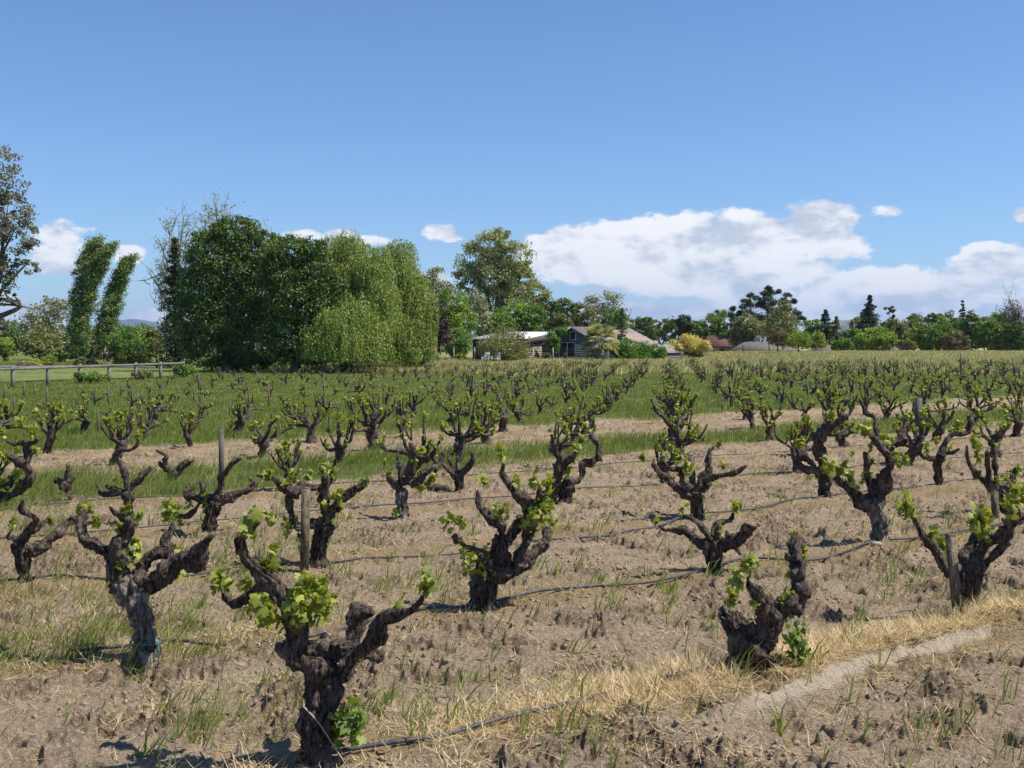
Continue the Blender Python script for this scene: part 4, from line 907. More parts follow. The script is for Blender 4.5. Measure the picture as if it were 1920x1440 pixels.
def willow(label, d, bpx, domes, seed, r2=1.0):
    """domes: (cx, top, rx, bottom, groups) in picture units at distance d; cascades of hanging strands"""
    rr = np.random.RandomState(seed); x = (bpx-960)/F*d; o = np.array([x, d, 0.]); root = empty('weeping_willow', o, label, 'tree', 'weeping willows'); P = []; vs = []; tips = []
    for (cx, top, rx, bot, groups, dd) in domes:
        C0 = at(cx, bot, d+dd)-o; H = (bot-top)/F*d; Rx = rx/F*d; tips.append(C0*[1, 1, 0]+np.array([0, 0, C0[2]+H*.8])); zb = C0[2]
        for g in range(int(groups*1.15)):
            a = rr.rand()*6.283; q = rr.rand()**1.1; el = q*1.5; z = zb+H*(rr.uniform(.12, .34)+.66*math.sin(el)); k = math.cos(el)**.6*rr.uniform(.82, 1.08)
            c = C0*[1, 1, 0]+np.array([math.cos(a)*Rx*k, math.sin(a)*Rx*k, z]); br = rr.uniform(.22, .46)*min(Rx, 2.1); out = np.array([math.cos(a), math.sin(a), 0]); gv = rr.rand()
            Ls = rr.uniform(1.1, 3.4)*(1.1-.35*q); tw = rr.normal(size=3)*.25
            for s_ in range(int(rr.uniform(34, 60)*r2)):
                u = rr.normal(size=3); u /= np.linalg.norm(u); u[2] = abs(u[2]); p0 = c+u*br*np.array([1, 1, .75]); Ln = Ls*rr.uniform(.45, 1.2)**1.2; m = max(6, int(Ln/.10)); t = np.linspace(0, 1, m)
                dx = (out*.5+u*[.35, .35, 0]+[.12, 0, 0]+tw*[1, 1, 0])*br*.7*(1-.5*t[:, None]*.8)
                pp = p0+dx*np.sqrt(t)[:, None]+np.stack([.08*np.sin(t*5+s_), .08*np.cos(t*4+s_), -Ln*t**1.3+.22*np.sin(np.pi*np.minimum(t*3, 1))], -1); pp += rr.normal(size=pp.shape)*.03
                pp = pp[pp[:, 2] > zb*.0+.08+1.1*vnoise(np.array([c[0]*.8+30]), np.array([c[1]*.8+9.]))[0]]; P.append(pp); vs.append(np.full(len(pp), gv))
    P = np.vstack(P); vs = np.concatenate(vs); n = len(P); mb = MB()
    nrm = rr.normal(size=(n, 3)); nrm[:, 2] *= .5; nrm /= np.linalg.norm(nrm, axis=1)[:, None]; a = np.zeros((n, 3)); a[:, 2] = -1; a += rr.normal(size=(n, 3))*.5
    a -= nrm*(a*nrm).sum(1)[:, None]; a /= np.linalg.norm(a, axis=1)[:, None]; b = np.cross(nrm, a); z = rr.uniform(.05, .11, n)[:, None]
    V = np.stack([P+a*z, P+b*z*.36, P-a*z, P-b*z*.36], 1).reshape(-1, 3); mb.add(V, [np.arange(n*4).reshape(-1, 4)], np.repeat(np.clip(vs*.7+.15+rr.normal(size=n)*.18, 0, 1), 4))
    mb.build('crown', M['willow'], root); tb = MB(); limbs(tb, (0, 0, 0), tips, .42, rr, .25); tb.build('trunk', M['bark'], root, True)

def conifer(label, d, px, top, base, wpx, mat, seed, name='conifer', tiers=22, leaf=.16, droop=.25, n=9000, lean=0, narrow=.0, gap=.35, cat='tree', wob=.35):
    rr = np.random.RandomState(seed+int(px)); x = (px-960)/F*d; z = float(terrain(x, d)); o = np.array([x, d, z]); root = empty(name, o, label, cat)
    H = at(px, top, d)[2]-z; W = wpx/2/F*d; mb = MB(); tb = MB(); V, Q, T = tube([[0,0,-.3,H*.022],[lean*.5,0,H*.5,H*.014],[lean,0,H,H*.003]], 7, .6); tb.add(V, [Q, T])
    z0 = (at(px, base, d)[2]-z); pts = []
    for t in np.linspace(0, 1, tiers):
        zz = z0+(H-z0)*t; w = W*(1-t**(1.1+narrow))*(1-.25*(t < .12))+W*.05
        for k in range(rr.randint(4, 8)):
            a = rr.rand()*6.283; l = w*rr.uniform(1-wob*1.6, 1.15); e = np.array([math.cos(a)*l, math.sin(a)*l, zz-droop*l+rr.normal()*.1]); s_ = np.array([lean*t, 0, zz])
            if l > .5 and rr.rand() < .6: V, Q, T = tube([list(s_)+[.03+.01*l], list(e)+[.01]], 4, 1.); tb.add(V, [Q, T])
            m = int(n/tiers/5.5); f = rr.rand(m)**.6; C = s_+[0,0,0]+(e-s_)*f[:, None]; C[:, 0] += lean*0; C += rr.normal(size=(m, 3))*np.array([.16, .16, .09])*max(w, .7)*(.4+.6*f[:, None])*.9
            pts.append(C)
    C = np.vstack(pts); leafquads(mb, C, leaf, rr, .2, None, .38); mb.build('crown', M[mat], root); tb.build('trunk', M['bark'], root, True); return root

# ------------------------------------------------------------------ trees on the left
tree('eucalyptus', 'tree', 'tall grey brown eucalyptus hanging in at the left edge of the view', 60, -60,
     [(-10,330,52,56),(15,400,48,50),(30,440,38,46),(5,470,46,44),(-5,500,40,30),(48,500,26,20),(-60,380,70,90),(-50,520,70,60),(22,556,26,13),(5,565,16,10)], 'euca', 17000, .085, .3, 1, depth=.9, clump=.13, fill=.35, fork=.45)
def poplar(label, d, bx, by, tops, w, seed):
    rr = np.random.RandomState(seed); x = (bx-960)/F*d; o = np.array([x, d, 0.]); root = empty('poplar', o, label, 'tree', 'wind bent poplars'); mb = MB(); tb = MB()
    for (tx, ty, ww) in tops:
        P0 = at(bx, by, d)-o; P1 = at(tx, ty, d)-o; K = 300
        for k in range(K):
            t = rr.rand()**.85; lean = P0+(P1-P0)*np.array([t**1.5, 1, t]); lean[0] -= (ww*.30/F*d)*math.sin(t*3.1)
            prof = (.55+.45*math.sin(min(1, t*1.9+.1)*1.57))*(1-max(0, t-.6)**1.3*2.0); rw = ww/2/F*d*prof*(.55+.95*vnoise(np.array([t*8+tx]), np.array([3.3]))[0])
            a = rr.rand()*6.283; q = math.sqrt(rr.rand()); c = lean+np.array([math.cos(a)*rw*q*.9-.25, math.sin(a)*rw*q, rr.normal()*.1])
            m = rr.randint(65, 100); s_ = rr.rand(m); C = c+np.outer(s_, [1.25*(.4+t), 0, .85])*rr.uniform(.3, .85)+rr.normal(size=(m, 3))*np.array([.17, .2, .17]); v = rr.rand()
            leafquads(mb, C, .105, rr, 0, v, .5, np.array([1.6, 0, .6]))
        pts = [[*(P0+(P1-P0)*np.array([t**1.5, 1, t])), .22*(1-t)+.03] for t in (0, .3, .6, .92)]; pts[0][2] = -.3; V, Q, T = tube(pts, 7, .6); tb.add(V, [Q, T])
    mb.build('crown', M['poplar'], root); tb.build('trunk', M['bark'], root, True)
poplar('larger of the two dark wind bent poplars, with a split top', 115, 154, 668, [(176,454,40),(202,465,34)], 60, 3)
poplar('smaller of the two dark wind bent poplars, on the right', 118, 203, 668, [(240,487,38)], 50, 4)
tree('willow_tree', 'tree', 'pale feathery tree left of the wind bent poplars', 135, 85, [(85,590,38,28),(110,585,26,22),(62,605,26,22),(85,620,40,26),(98,563,14,12)], 'pale', 4200, .17, .16, 2, clump=.3, fill=.2, hang=.8, bark='palebark', dirv=np.array([.7, 0, 0]))
for a in [('mid green bush below the pale feathery tree',128,78,642,46,26,'olive',5200,.17,1),('dark green bush at the far left edge behind the lawn',150,20,640,34,22,'dark',4000,.2,2),
          ('bright green bush at the far left edge',120,8,655,20,20,'bright',2600,.14,3),('dark bushes under the larger poplar',118,142,655,36,17,'dark',3600,.14,4),
          ('grey green hedge piece between the two poplars',130,178,648,26,22,'olive',3000,.17,5),('round bright green bush right of the smaller poplar',100,238,646,36,34,'green',7500,.12,6),
          ('yellow green shrub behind the fence',92,250,668,30,18,'yelgreen',4600,.10,7),('olive bush between the round bush and the dark conifer',102,284,646,22,30,'olive',3600,.13,8),
          ('low yellow shrub behind the lawn',92,58,684,22,8,'yellow',2000,.075,9),('small round yellow green shrub behind the lawn',93,91,676,15,12,'yelgreen',1900,.075,10),
          ('low grey green mound shrub near the poplar foot',97,152,679,14,8,'olive',1300,.08,11),('second low grey green mound shrub right of the poplar',98,172,677,14,8,'darkblue',1300,.08,12),
          ('low red brown shrub behind the lawn on the left',90,44,688,20,5,'brown',1200,.07,13),('dark shrub below the small house',112,113,668,18,12,'dark',1900,.12,14)]:
    shrub(*a)
for i, (px, y, w, h, d) in enumerate([(15,622,40,20,260),(60,628,36,18,300),(115,630,30,18,280),(175,625,30,22,250),(205,632,30,18,270),(230,625,30,18,300),(268,632,40,22,240),(-30,620,40,24,240),(-5,608,16,14,200)]):
    tree('tree', 'tree', 'distant dark tree behind the garden at the left, %s' % ['leftmost rounded one','behind the pale feathery tree','behind the small house','between the two poplars','behind the smaller poplar','right of the smaller poplar','behind the round bush','cut by the left edge','brownish one at the left edge'][i], d, px, [(px, y, w, h), (px-w*.4, y+8, w*.6, h*.7), (px+w*.4, y+6, w*.6, h*.8)], 'dark' if i != 8 else 'euca', 2600, .34, .3, 30+i, group='distant trees left')
conifer('tall dark ragged conifer behind the fence, left of the big dark tree', 84, 328, 452, 690, 110, 'darkblue', 1, 'conifer', 26, .12, .30, 17000, wob=.5)
dead_twigs('bare_tree', 'nearly bare pale tree rising behind the dark conifer', 92, 338, [(295,440),(315,420),(345,405),(360,440),(288,520),(372,500),(300,480)], .30, 'palebark', 'pale', 5, 2600, .09, 1.1)
dead_twigs('bare_tree', 'nearly bare pale tree behind the top of the big dark tree', 90, 410, [(385,400),(405,385),(425,388),(438,402),(395,420)], .28, 'palebark', 'pale', 6, 2600, .09, .9)
dead_twigs('bare_tree', 'bare tree top peeping out right of the big dark tree', 88, 492, [(488,412),(500,420),(480,425)], .24, 'palebark', 'pale', 7, 900, .09, .7)
tree('broadleaf_tree', 'tree', 'big dark green tree, the tallest of the group beside the willows', 74, 425,
     [(440,440,46,34),(418,428,18,16),(462,424,18,14),(503,452,26,20),(372,450,20,18),(520,470,26,24),(395,475,46,44),(480,475,48,44),(430,510,66,50),(380,545,44,54),(490,545,56,56),(430,590,70,60),(395,640,52,46),(480,640,60,48),(365,610,36,60)], 'dark', 84000, .088, .38, 2, clump=.14, fill=.5)
tree('broadleaf_tree', 'tree', 'dark green tree standing between the tallest dark tree and the willows', 71, 555,
     [(545,475,46,30),(580,470,34,22),(530,520,46,44),(590,525,42,44),(560,570,56,48),(605,590,34,50),(545,630,54,46),(590,650,40,36),(630,560,24,40)], 'dark', 70000, .088, .34, 3, clump=.14, fill=.5)
willow('left and larger weeping willow with curtains reaching the ground', 74, 655, [(645,438,52,690,70,0),(690,462,44,690,46,-1),(612,520,34,696,34,-2),(650,560,60,700,40,-3),(600,590,26,700,22,-3),(640,610,30,702,16,-4),(700,600,28,700,14,-3)], 11)
willow('right weeping willow whose curtain hangs nearest the white roofed shed', 79, 748, [(742,459,46,690,60,0),(775,500,32,688,34,-1),(725,545,48,690,30,-2),(788,575,24,690,22,-1),(750,600,30,694,16,-3)], 12)
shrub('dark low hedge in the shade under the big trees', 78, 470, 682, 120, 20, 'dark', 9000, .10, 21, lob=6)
shrub('leafy weeds and shrubs growing at the end of the fence', 62, 345, 692, 26, 10, 'green', 2600, .06, 22)
shrub('nettle like green bush in front of the fence', 52, 170, 706, 42, 7, 'green', 3200, .05, 23)
shrub('pale flowering weeds in front of the fence near the dark trees', 57, 268, 702, 26, 8, 'olive', 2400, .05, 24)

# ------------------------------------------------------------------ middle trees
tree('purple_tree', 'tree', 'dark purple leaved plum tree beside the right willow', 108, 818, [(812,590,18,22),(822,620,20,30),(812,648,18,24),(800,570,10,12)], 'plum', 6500, .11, .14, 1)
tree('tree', 'tree', 'pale green airy tree behind the purple plum tree', 135, 815, [(812,525,24,24),(835,545,24,22),(805,555,26,30),(838,575,26,24)], 'pale', 4600, .17, .22, 2, clump=.26, fill=.2)
tree('tree', 'tree', 'yellow green rounded tree left of the big plane tree', 128, 850, [(850,570,30,26),(862,600,32,28),(838,610,26,30),(868,632,26,20)], 'bright', 8500, .15, .22, 3)
tree('plane_tree', 'tree', 'largest pale green plane tree rising behind the shed', 150, 925, [(928,462,40,32),(895,490,40,34),(960,485,40,36),(925,520,56,40),(880,525,30,30),(970,530,34,36),(930,570,60,34),(935,442,18,14),(985,510,18,20)], 'plane', 26000, .17, .5, 4, clump=.14, fill=.45)
tree('tree', 'tree', 'pale green tree at the right shoulder of the plane tree', 158, 1000, [(1005,550,24,26),(990,575,26,24),(1015,580,20,24)], 'plane', 4800, .18, .28, 5, clump=.2)
tree('blossom_tree', 'tree', 'whitish spring tree with a white trunk in front of the plane tree', 132, 888, [(888,570,22,26),(878,600,22,24),(900,600,22,24)], 'pale', 3400, .15, .13, 6, clump=.25, fill=.2, bark='white')
for i, a in enumerate([(930,605,34,24,'green',140,'green bush behind the left end of the white roof'),(965,590,34,30,'bright',145,'bright green tree behind the white roof'),(1000,600,30,28,'green',142,'green tree behind the right end of the white roof'),
          (1032,590,26,30,'dark',150,'dark green tree left of the pale airy tree'),(1062,588,24,30,'dark',152,'dark reddish green tree behind the blue gabled house'),(1048,605,24,16,'olive',140,'olive bush above the ivy covered gable'),
          (1092,595,24,24,'olive',146,'olive tree behind the ridge of the blue gabled house')]):
    tree('tree', 'tree', a[6], a[5], a[0], [(a[0],a[1],a[2]*.8,a[3]),(a[0]-a[2]*.5,a[1]+8,a[2]*.6,a[3]*.7),(a[0]+a[2]*.5,a[1]+6,a[2]*.6,a[3]*.8),(a[0],a[1]+a[3],a[2],a[3]*.8)], a[4], 5600, .16, .2, 60+i, group='trees behind the farm buildings')
tree('tree', 'tree', 'pale airy tree above the rusty roof', 150, 1130, [(1115,570,22,18),(1145,572,22,20),(1130,590,32,22),(1162,600,18,20)], 'pale', 3600, .17, .2, 7, clump=.3, fill=.15)
tree('tree', 'tree', 'green tree right behind the rusty roof', 145, 1155, [(1155,600,24,22),(1130,612,26,14),(1172,610,16,20)], 'green', 4200, .15, .2, 8)
conifer('narrow dark ivy clad column in front of the rusty roof', 116, 1166, 580, 668, 22, 'dark', 9, 'column_tree', 20, .10, 0, 4200, narrow=3, wob=.2)
for i, (px, y, w, h, d, m) in enumerate([(1205,612,26,16,200,'dark'),(1238,614,28,15,205,'olive'),(1268,612,26,17,200,'dark'),(1215,604,8,9,210,'dark'),(1282,604,14,14,190,'darkblue'),(1306,618,20,18,190,'dark')]):
    tree('tree', 'tree', 'dark hedgerow tree behind the rusty roof, %s' % ['first from the roof','second, olive coloured','third','thin tip above the first','bluish one above the yellow rose bush','right above the yellow rose bush'][i], d, px, [(px,y,w,h),(px-w*.5,y+12,w*.6,h),(px+w*.5,y+14,w*.6,h)], m, 3600, .22, .25, 80+i, group='hedgerow trees beyond the farmhouse')
shrub('round dark green tree in front of the left end of the white roof', 116, 858, 642, 30, 27, 'green', 7000, .11, 31, 'tree', 'tree')
shrub('big olive brown bush hiding most of the white roofed shed', 114, 946, 648, 54, 29, 'olive', 12500, .10, 32)
shrub('dense bright green hedge under the rusty roof, next to the palm', 114, 1172, 656, 27, 21, 'ivy', 6500, .10, 33)
shrub('middle part of the bright green hedge under the rusty roof', 116, 1202, 660, 24, 18, 'ivy', 5200, .10, 34)
shrub('right end of the bright green hedge under the rusty roof', 117, 1232, 662, 22, 16, 'ivy', 5000, .10, 35)
shrub('big yellow flowering rose bush at the end of the wooden fence', 120, 1290, 643, 40, 14, 'rose', 7500, .10, 36, cat='bush', name='rose_bush', lob=6)
shrub('green foot of the yellow rose bush', 121, 1296, 655, 34, 12, 'olive', 2600, .10, 37)
shrub('dry reddish grass bush beside the beige wall', 117, 1024, 668, 10, 9, 'brown', 1300, .09, 38)
shrub('small dry pink grass tuft before the glass door', 116, 1060, 670, 5, 8, 'brown', 700, .07, 39)
shrub('yellow green cactus like plant under the round dark tree', 114, 868, 668, 14, 8, 'yelgreen', 1100, .10, 40)

def palm():
    d = 113.; px = 1126; x = (px-960)/F*d; root = empty('palm', (x, d, 0), 'broad grey green fan palm in front of the rusty roofed house', 'palm tree'); rr = np.random.RandomState(3)
    tb = MB(); V, Q, T = tube([[0,0,-.3,.42],[.0,0,.5,.36],[.05,0,1.4,.30],[.0,0,2.2,.22]], 14, .06, True, .5, 2, .9); tb.add(V, [Q, T]); tb.build('trunk', M['palebark'], root, True)
    for k in range(60):
        a = rr.rand()*6.283; el = rr.uniform(-.7, 1.35); dr = np.array([math.cos(a)*math.cos(el), math.sin(a)*math.cos(el), math.sin(el)]); st = np.array([0, 0, 2.0+rr.rand()*.6]); l = rr.uniform(.8, 1.5); e = st+dr*l-[0, 0, .1]
        mb = MB(); V, Q, T = tube([list(st)+[.03], list(e)+[.018]], 4, .5); mb.add(V, [Q, T], .3); up = np.array([0, 0, 1.]); sd = np.cross(dr, up); sd /= np.linalg.norm(sd)+1e-6; nn = np.cross(sd, dr)
        v = rr.rand()
        for f in np.linspace(-1.35, 1.35, 15):
            q = dr*math.cos(f)+sd*math.sin(f); fl = rr.uniform(.8, 1.15); tip = e+q*fl-[0, 0, .25*fl]; mid = e+q*fl*.55+nn*.04; w = np.cross(q, nn)*.035
            mb.add(np.array([e, mid-w, mid+w, tip]), [np.array([(0, 1, 3), (0, 3, 2)])], v)
        mb.build('frond', M['palm'], root)
palm()

# ------------------------------------------------------------------ right hand trees
Z_ = -.9
def rt(label, d, px, lobes, mat, n, leaf, seed, name='tree', **k): return tree(name, 'tree', label, d, px, lobes, mat, n, leaf, k.pop('r', .22), seed, part=('trunk', 'crown'), **k)
rt('green leafy tree left of the pines, above the red brown roof', 205, 1335, [(1330,612,22,18),(1350,605,20,22),(1320,625,20,14),(1345,628,26,18)], 'green', 5600, .24, 1)
rt('thin airy tree behind the green one left of the pines', 215, 1350, [(1342,592,14,11),(1358,590,12,12)], 'pale', 900, .2, 2, clump=.35, fill=.1)
def pine(label, d, px, top, blobs, seed, n=5200):
    rr = np.random.RandomState(seed); x = (px-960)/F*d; z = float(terrain(x, d)); o = np.array([x, d, z]); root = empty('pine_tree', o, label, 'tree', 'dark pines'); mb = MB(); tb = MB()
    T = at(px, top, d)-o; V, Q, Tt = tube([[0,0,-.3,.32],[T[0]*.5,0,T[2]*.5,.2],[T[0],0,T[2]-.3,.04]], 7, .8); tb.add(V, [Q, Tt])
    for (bx, by, r) in blobs:
        e = at(bx, by, d+rr.uniform(-2, 2))-o; rb = r/F*d; zs = max(.5, e[2]-rb*1.3); V, Q, Tt = tube([[0,0,zs,.09],[e[0]*.6,e[1]*.6,e[2]-rb*.7,.06],[*e,.02]], 5, .8); tb.add(V, [Q, Tt])
        for k in range(7):
            u = rr.normal(size=3); u /= np.linalg.norm(u); u[2] = abs(u[2])*.8-.1; c = e+u*rb*.75; m = int(n/len(blobs)/7)
            leafquads(mb, c+rr.normal(size=(m, 3))*rb*np.array([.24, .24, .2])+[0, 0, .1], .17, rr, -.8, None, .35)
    mb.build('crown', M['darkblue'], root); tb.build('trunk', M['bark'], root, True)
pine('small dark pine, leftmost of the pine group', 188, 1376, 574, [(1376,582,8),(1368,592,7),(1386,592,7),(1376,602,11),(1370,615,13),(1388,612,10),(1378,630,16)], 1, 5000)
pine('broad dark pine left of the tallest pine', 186, 1408, 550, [(1408,558,9),(1398,566,8),(1420,562,8),(1391,577,8),(1407,575,12),(1424,578,12),(1400,592,14),(1420,598,16),(1388,588,6),(1410,618,18),(1404,636,18)], 2, 7500)
pine('tallest dark pine of the group', 184, 1440, 538, [(1440,544,8),(1433,553,8),(1447,552,9),(1440,565,13),(1428,572,9),(1452,572,10),(1440,585,16),(1452,600,16),(1430,605,16),(1442,625,20)], 3, 8000)
pine('dark pine behind the pale birch', 188, 1474, 545, [(1461,549,6),(1476,556,8),(1470,567,10),(1486,567,8),(1482,582,12),(1494,590,9),(1468,588,14),(1485,605,16),(1503,600,8),(1480,628,18)], 4, 7500)
rt('dark olive bush below the pines', 178, 1404, [(1400,615,24,26),(1420,625,26,22),(1388,632,20,18)], 'olive', 5600, .2, 3)
rt('pale birch with a white trunk in front of the pines', 170, 1468, [(1466,580,14,22),(1462,605,24,22),(1480,610,18,22),(1450,622,22,20),(1485,632,18,16)], 'olive', 6500, .16, 4, clump=.26, fill=.15, bark='palebark')
rt('bright green tree right of the pines', 190, 1526, [(1522,618,22,18),(1535,625,22,18),(1515,635,18,16)], 'green', 4600, .2, 5)
conifer('dark spruce standing alone right of the pines', 185, 1548, 582, 655, 62, 'darkblue', 5, 'spruce_tree', 20, .2, .15, 8500)
conifer('smaller olive spruce beside the dark spruce', 182, 1568, 596, 655, 50, 'olive', 6, 'spruce_tree', 14, .2, .12, 5600)
conifer('large spreading cedar with drooping boughs', 200, 1631, 556, 640, 84, 'darkblue', 7, 'cedar_tree', 19, .22, .16, 12000, wob=.5)
conifer('slender dark spruce tip rising above the trees near the right edge', 230, 1805, 566, 640, 42, 'darkblue', 8, 'spruce_tree', 15, .22, .14, 5200)
rt('tiny round headed palm like tree beside the cedar', 205, 1671, [(1671,580,12,6),(1671,590,6,8),(1670,605,8,12)], 'darkblue', 1500, .18, 6)
for i, (px, y, w, h, m, d, lab) in enumerate([
    (1545,632,26,16,'green',192,'green tree at the foot of the lone dark spruce'),(1612,615,22,22,'olive',205,'olive green tree behind the cedar on its left'),(1715,612,26,22,'olive',200,'olive tree filling the gap right of the palm like tree'),(1875,612,26,26,'green',186,'tall green tree left of the dark tree at the right edge'),(1780,606,24,20,'green',205,'green tree behind the brownish budding tree'),
    (1598,632,22,18,'green',178,'green bush in front of the cedar on its left'),(1640,634,38,20,'bright',168,'bright green rounded tree below the cedar'),(1682,620,24,22,'olive',185,'green tree right of the palm like tree'),
    (1662,615,16,14,'dark',192,'dark tree between the cedar and the palm like tree'),(1735,628,34,24,'green',168,'bright green rounded tree, the broadest on the right'),(1762,618,26,22,'green',190,'dark green tree behind the broad bright one'),(1752,596,20,8,'dark',230,'flat topped dark tree far behind on the right'),
    (1790,638,26,18,'brown',166,'brownish budding tree near the right edge'),(1822,616,24,28,'dark',180,'green tree under the slender spruce tip'),(1855,620,30,24,'green',176,'green tree with narrow dark tips near the right edge'),(1845,605,8,10,'dark',190,'narrow dark tip among the green trees at the right'),
    (1905,628,28,26,'dark',165,'dark rounded tree at the right edge'),(1945,620,34,30,'dark',168,'dark tree cut by the right edge'),(1578,645,22,10,'green',165,'low green bush behind the far grass'),(1700,645,18,9,'olive',164,'low olive bush behind the far grass'),(1880,640,20,15,'olive',172,'olive bush left of the dark tree at the right edge')]):
    rt(lab, d, px, [(px,y,w*.8,h),(px-w*.5,y+h*.35,w*.55,h*.7),(px+w*.5,y+h*.3,w*.55,h*.75),(px,y+h*.7,w,h*.6)], m, int(1800+w*h*8), .2, 120+i)
dead_twigs('bare_tree', 'bare grey tree above the dark tree at the right edge', 172, 1898, [(1885,578),(1900,570),(1915,578),(1892,590),(1908,588)], .25, 'bark', 'brown', 15, 700, .15, 1.6)
for i, (px, y, w, h, m, d, lab) in enumerate([(1458,632,20,16,'brown',128,'young orange green tree with a thin dark trunk at the field edge'),(1497,637,26,15,'bright',132,'young bright green tree with a thin trunk at the field edge'),(1530,638,22,14,'yelgreen',136,'young yellow green tree, rightmost of three at the field edge')]):
    rt(lab, d, px, [(px,y,w*.7,h),(px-w*.4,y+4,w*.5,h*.7),(px+w*.4,y+3,w*.5,h*.7)], m, 3300, .11, 150+i, clump=.25, fill=.2, group='young trees at the field edge', r=.10, fork=.45)
# hidden hedge line so that nothing looks empty a step to the side
for i, px in enumerate((-420,-330,-240,-150,2030,2120,2210,2300)):
    tree('tree', 'tree', 'tree outside the view', 150, px, [(px,620,50,40),(px-20,640,40,26),(px+24,636,40,30)], 'green', 2500, .3, .3, 170+i) if False else None

# ------------------------------------------------------------------ hills
def hills():
    def ridge(name, d, prof, base, amp, c1, c2, seed, depth):
        az = np.linspace(prof[0][0]-250, prof[-1][0]+250, 420); hh = np.interp(az, [p[0] for p in prof], [(HY-p[1])/F*d for p in prof]); hh = hh+amp*(fbm(az/38., az*0+seed, 1, 5)-.5)
        t = np.linspace(0, 1, 26); A, Tt = np.meshgrid(az, t, indexing='xy'); Hh = np.interp(A, az, hh)
        Y = d+depth*(Tt-.5)*2; X = (A-960)/F*d; sh = np.cos((Tt-.5)*np.pi)**.8; Z = Hh*sh*(1+.34*(fbm(X/420., Y/420., seed, 5)-.5)*(1-sh*.8))-8
        ny, nx = X.shape; i = np.arange(ny-1)[:, None]*nx+np.arange(nx-1)[None]
        m, n, b = mat_base(name+'_cover', 1, 0); P = pos(n); f = n.noise(P, .004, 6, .6); n.nt.links.new(n.mix(n.sstep(f, .42, .58), c1, c2), b.inputs['Base Color'])
        tag(ob(name, mk_mesh(name, np.stack([X, Y, Z], -1), [np.stack([i, i+1, i+nx+1, i+nx], -1).reshape(-1, 4)], m, True)), kind='structure')
    ridge('hills', 7000, [(1450,640),(1540,606),(1590,596),(1640,606),(1700,602),(1760,600),(1830,590),(1900,591),(2100,596)], 0, 36, (.035,.055,.03), (.20,.17,.11), 3, 900)
    ridge('mountains', 12000, [(-150,600),(20,604),(120,612),(200,606),(250,597),(300,604),(420,612),(700,620)], 0, 60, (.03,.05,.03), (.08,.09,.05), 8, 1500)
hills()

# ------------------------------------------------------------------ buildings
def plain(name, c, c2=None, rough=.8, sc=3, b=.15): M[name] = flat(name, c, c2, sc, rough, b); return M[name]
plain('bluewall', (.135,.165,.17), (.11,.14,.145)); plain('beigewall', (.50,.43,.33), (.42,.36,.27)); plain('metalroof', (.72,.70,.68), (.58,.56,.54), .5); plain('fascia', (.10,.085,.07)); plain('trim', (.55,.57,.55), (.48,.5,.48))
plain('glass', (.012,.016,.02), (.02,.025,.03), .12, 2, 0); plain('brownroof', (.15,.075,.05), (.11,.06,.045), .9, 4); plain('greyroof', (.17,.155,.14), (.12,.11,.10), .9, 6, .4); plain('brick', (.28,.11,.08), (.2,.08,.06), .9, 8); plain('fencewood', (.33,.28,.22), (.24,.2,.16), .9, 5)
plain('darkwood', (.05,.045,.04)); plain('asphalt', (.16,.165,.18), (.11,.11,.12), .9, 1.5); plain('skin', (.45,.28,.2)); plain('darkcloth', (.02,.02,.035)); plain('hair', (.03,.02,.015)); plain('lawn', (.10,.13,.028), (.16,.185,.05), .95, .35)
def rusty():
    m, n, b = mat_base('rusty_roof', .75, .3); v = objc(n); sp = n.new('ShaderNodeSeparateXYZ'); n.put(sp.inputs[0], v)
    f = n.noise(v, .55, 5, .6, .4); mp = n.new('ShaderNodeMapping'); n.put(mp.inputs[0], v); mp.inputs['Scale'].default_value = (2.2, .25, 1); g = n.noise(mp.outputs[0], 3, 5, .6)
    c = n.mix(n.sstep(g, .35, .6), (.27, .165, .135), (.34, .285, .26)); c = n.mix(n.sstep(f, .52, .62), c, (.20, .175, .155)); n.nt.links.new(c, b.inputs['Base Color'])
    w = n.m('SINE', n.m('MULTIPLY', sp.outputs[0], 55)); bump(n, b, w, .6, .03); M['rusty'] = m
rusty()
def quad(mb, a, b, c, d, th=.05):
    a, b, c, d = map(lambda q: np.array(q, float), (a, b, c, d)); n = np.cross(b-a, d-a); n /= np.linalg.norm(n); V = np.vstack([a, b, c, d, a-n*th, b-n*th, c-n*th, d-n*th])
    mb.add(V, [np.array([(0,1,2,3),(7,6,5,4),(0,4,5,1),(1,5,6,2),(2,6,7,3),(3,7,4,0)])])
def siding(mb, x0, x1, y, z0, z1, step=.2, up=None):
    """clapboard wall facing -y, top edge limited by up(x)"""
    k = 0; z = z0
    while z < z1:
        zt = min(z+step, z1); xa, xb = x0, x1
        if up: xa, xb = up(zt)
        if xb-xa > .1:
            xa2, xb2 = (up(z) if up else (x0, x1)); v = np.array([(xa2, y-.03, z), (xb2, y-.03, z), (xb, y, zt), (xa, y, zt), (xa2, y+.05, z), (xb2, y+.05, z), (xb, y+.05, zt), (xa, y+.05, zt)])
            mb.add(v, [np.array([(0,1,2,3),(4,7,6,5),(0,4,5,1),(1,5,6,2),(2,6,7,3),(3,7,4,0)])])
        z = zt
def window(root, x0, x1, z0, z1, y, mat='trim', w=.09, mull=0, pname='window'):
    mb = MB(); mb.box(x0-w, x0, y-.09, y, z0-w, z1+w); mb.box(x1, x1+w, y-.09, y, z0-w, z1+w); mb.box(x0, x1, y-.085, y, z1, z1+w); mb.box(x0, x1, y-.085, y, z0-w, z0)
    for k in range(mull): xx = x0+(x1-x0)*(k+1)/(mull+1); mb.box(xx-w*.7, xx+w*.7, y-.08, y, z0, z1)
    f = mb.build(pname, M[mat], root); p = MB(); p.box(x0, x1, y-.03, y-.01, z0, z1); p.build('pane', M['glass'], f); return f
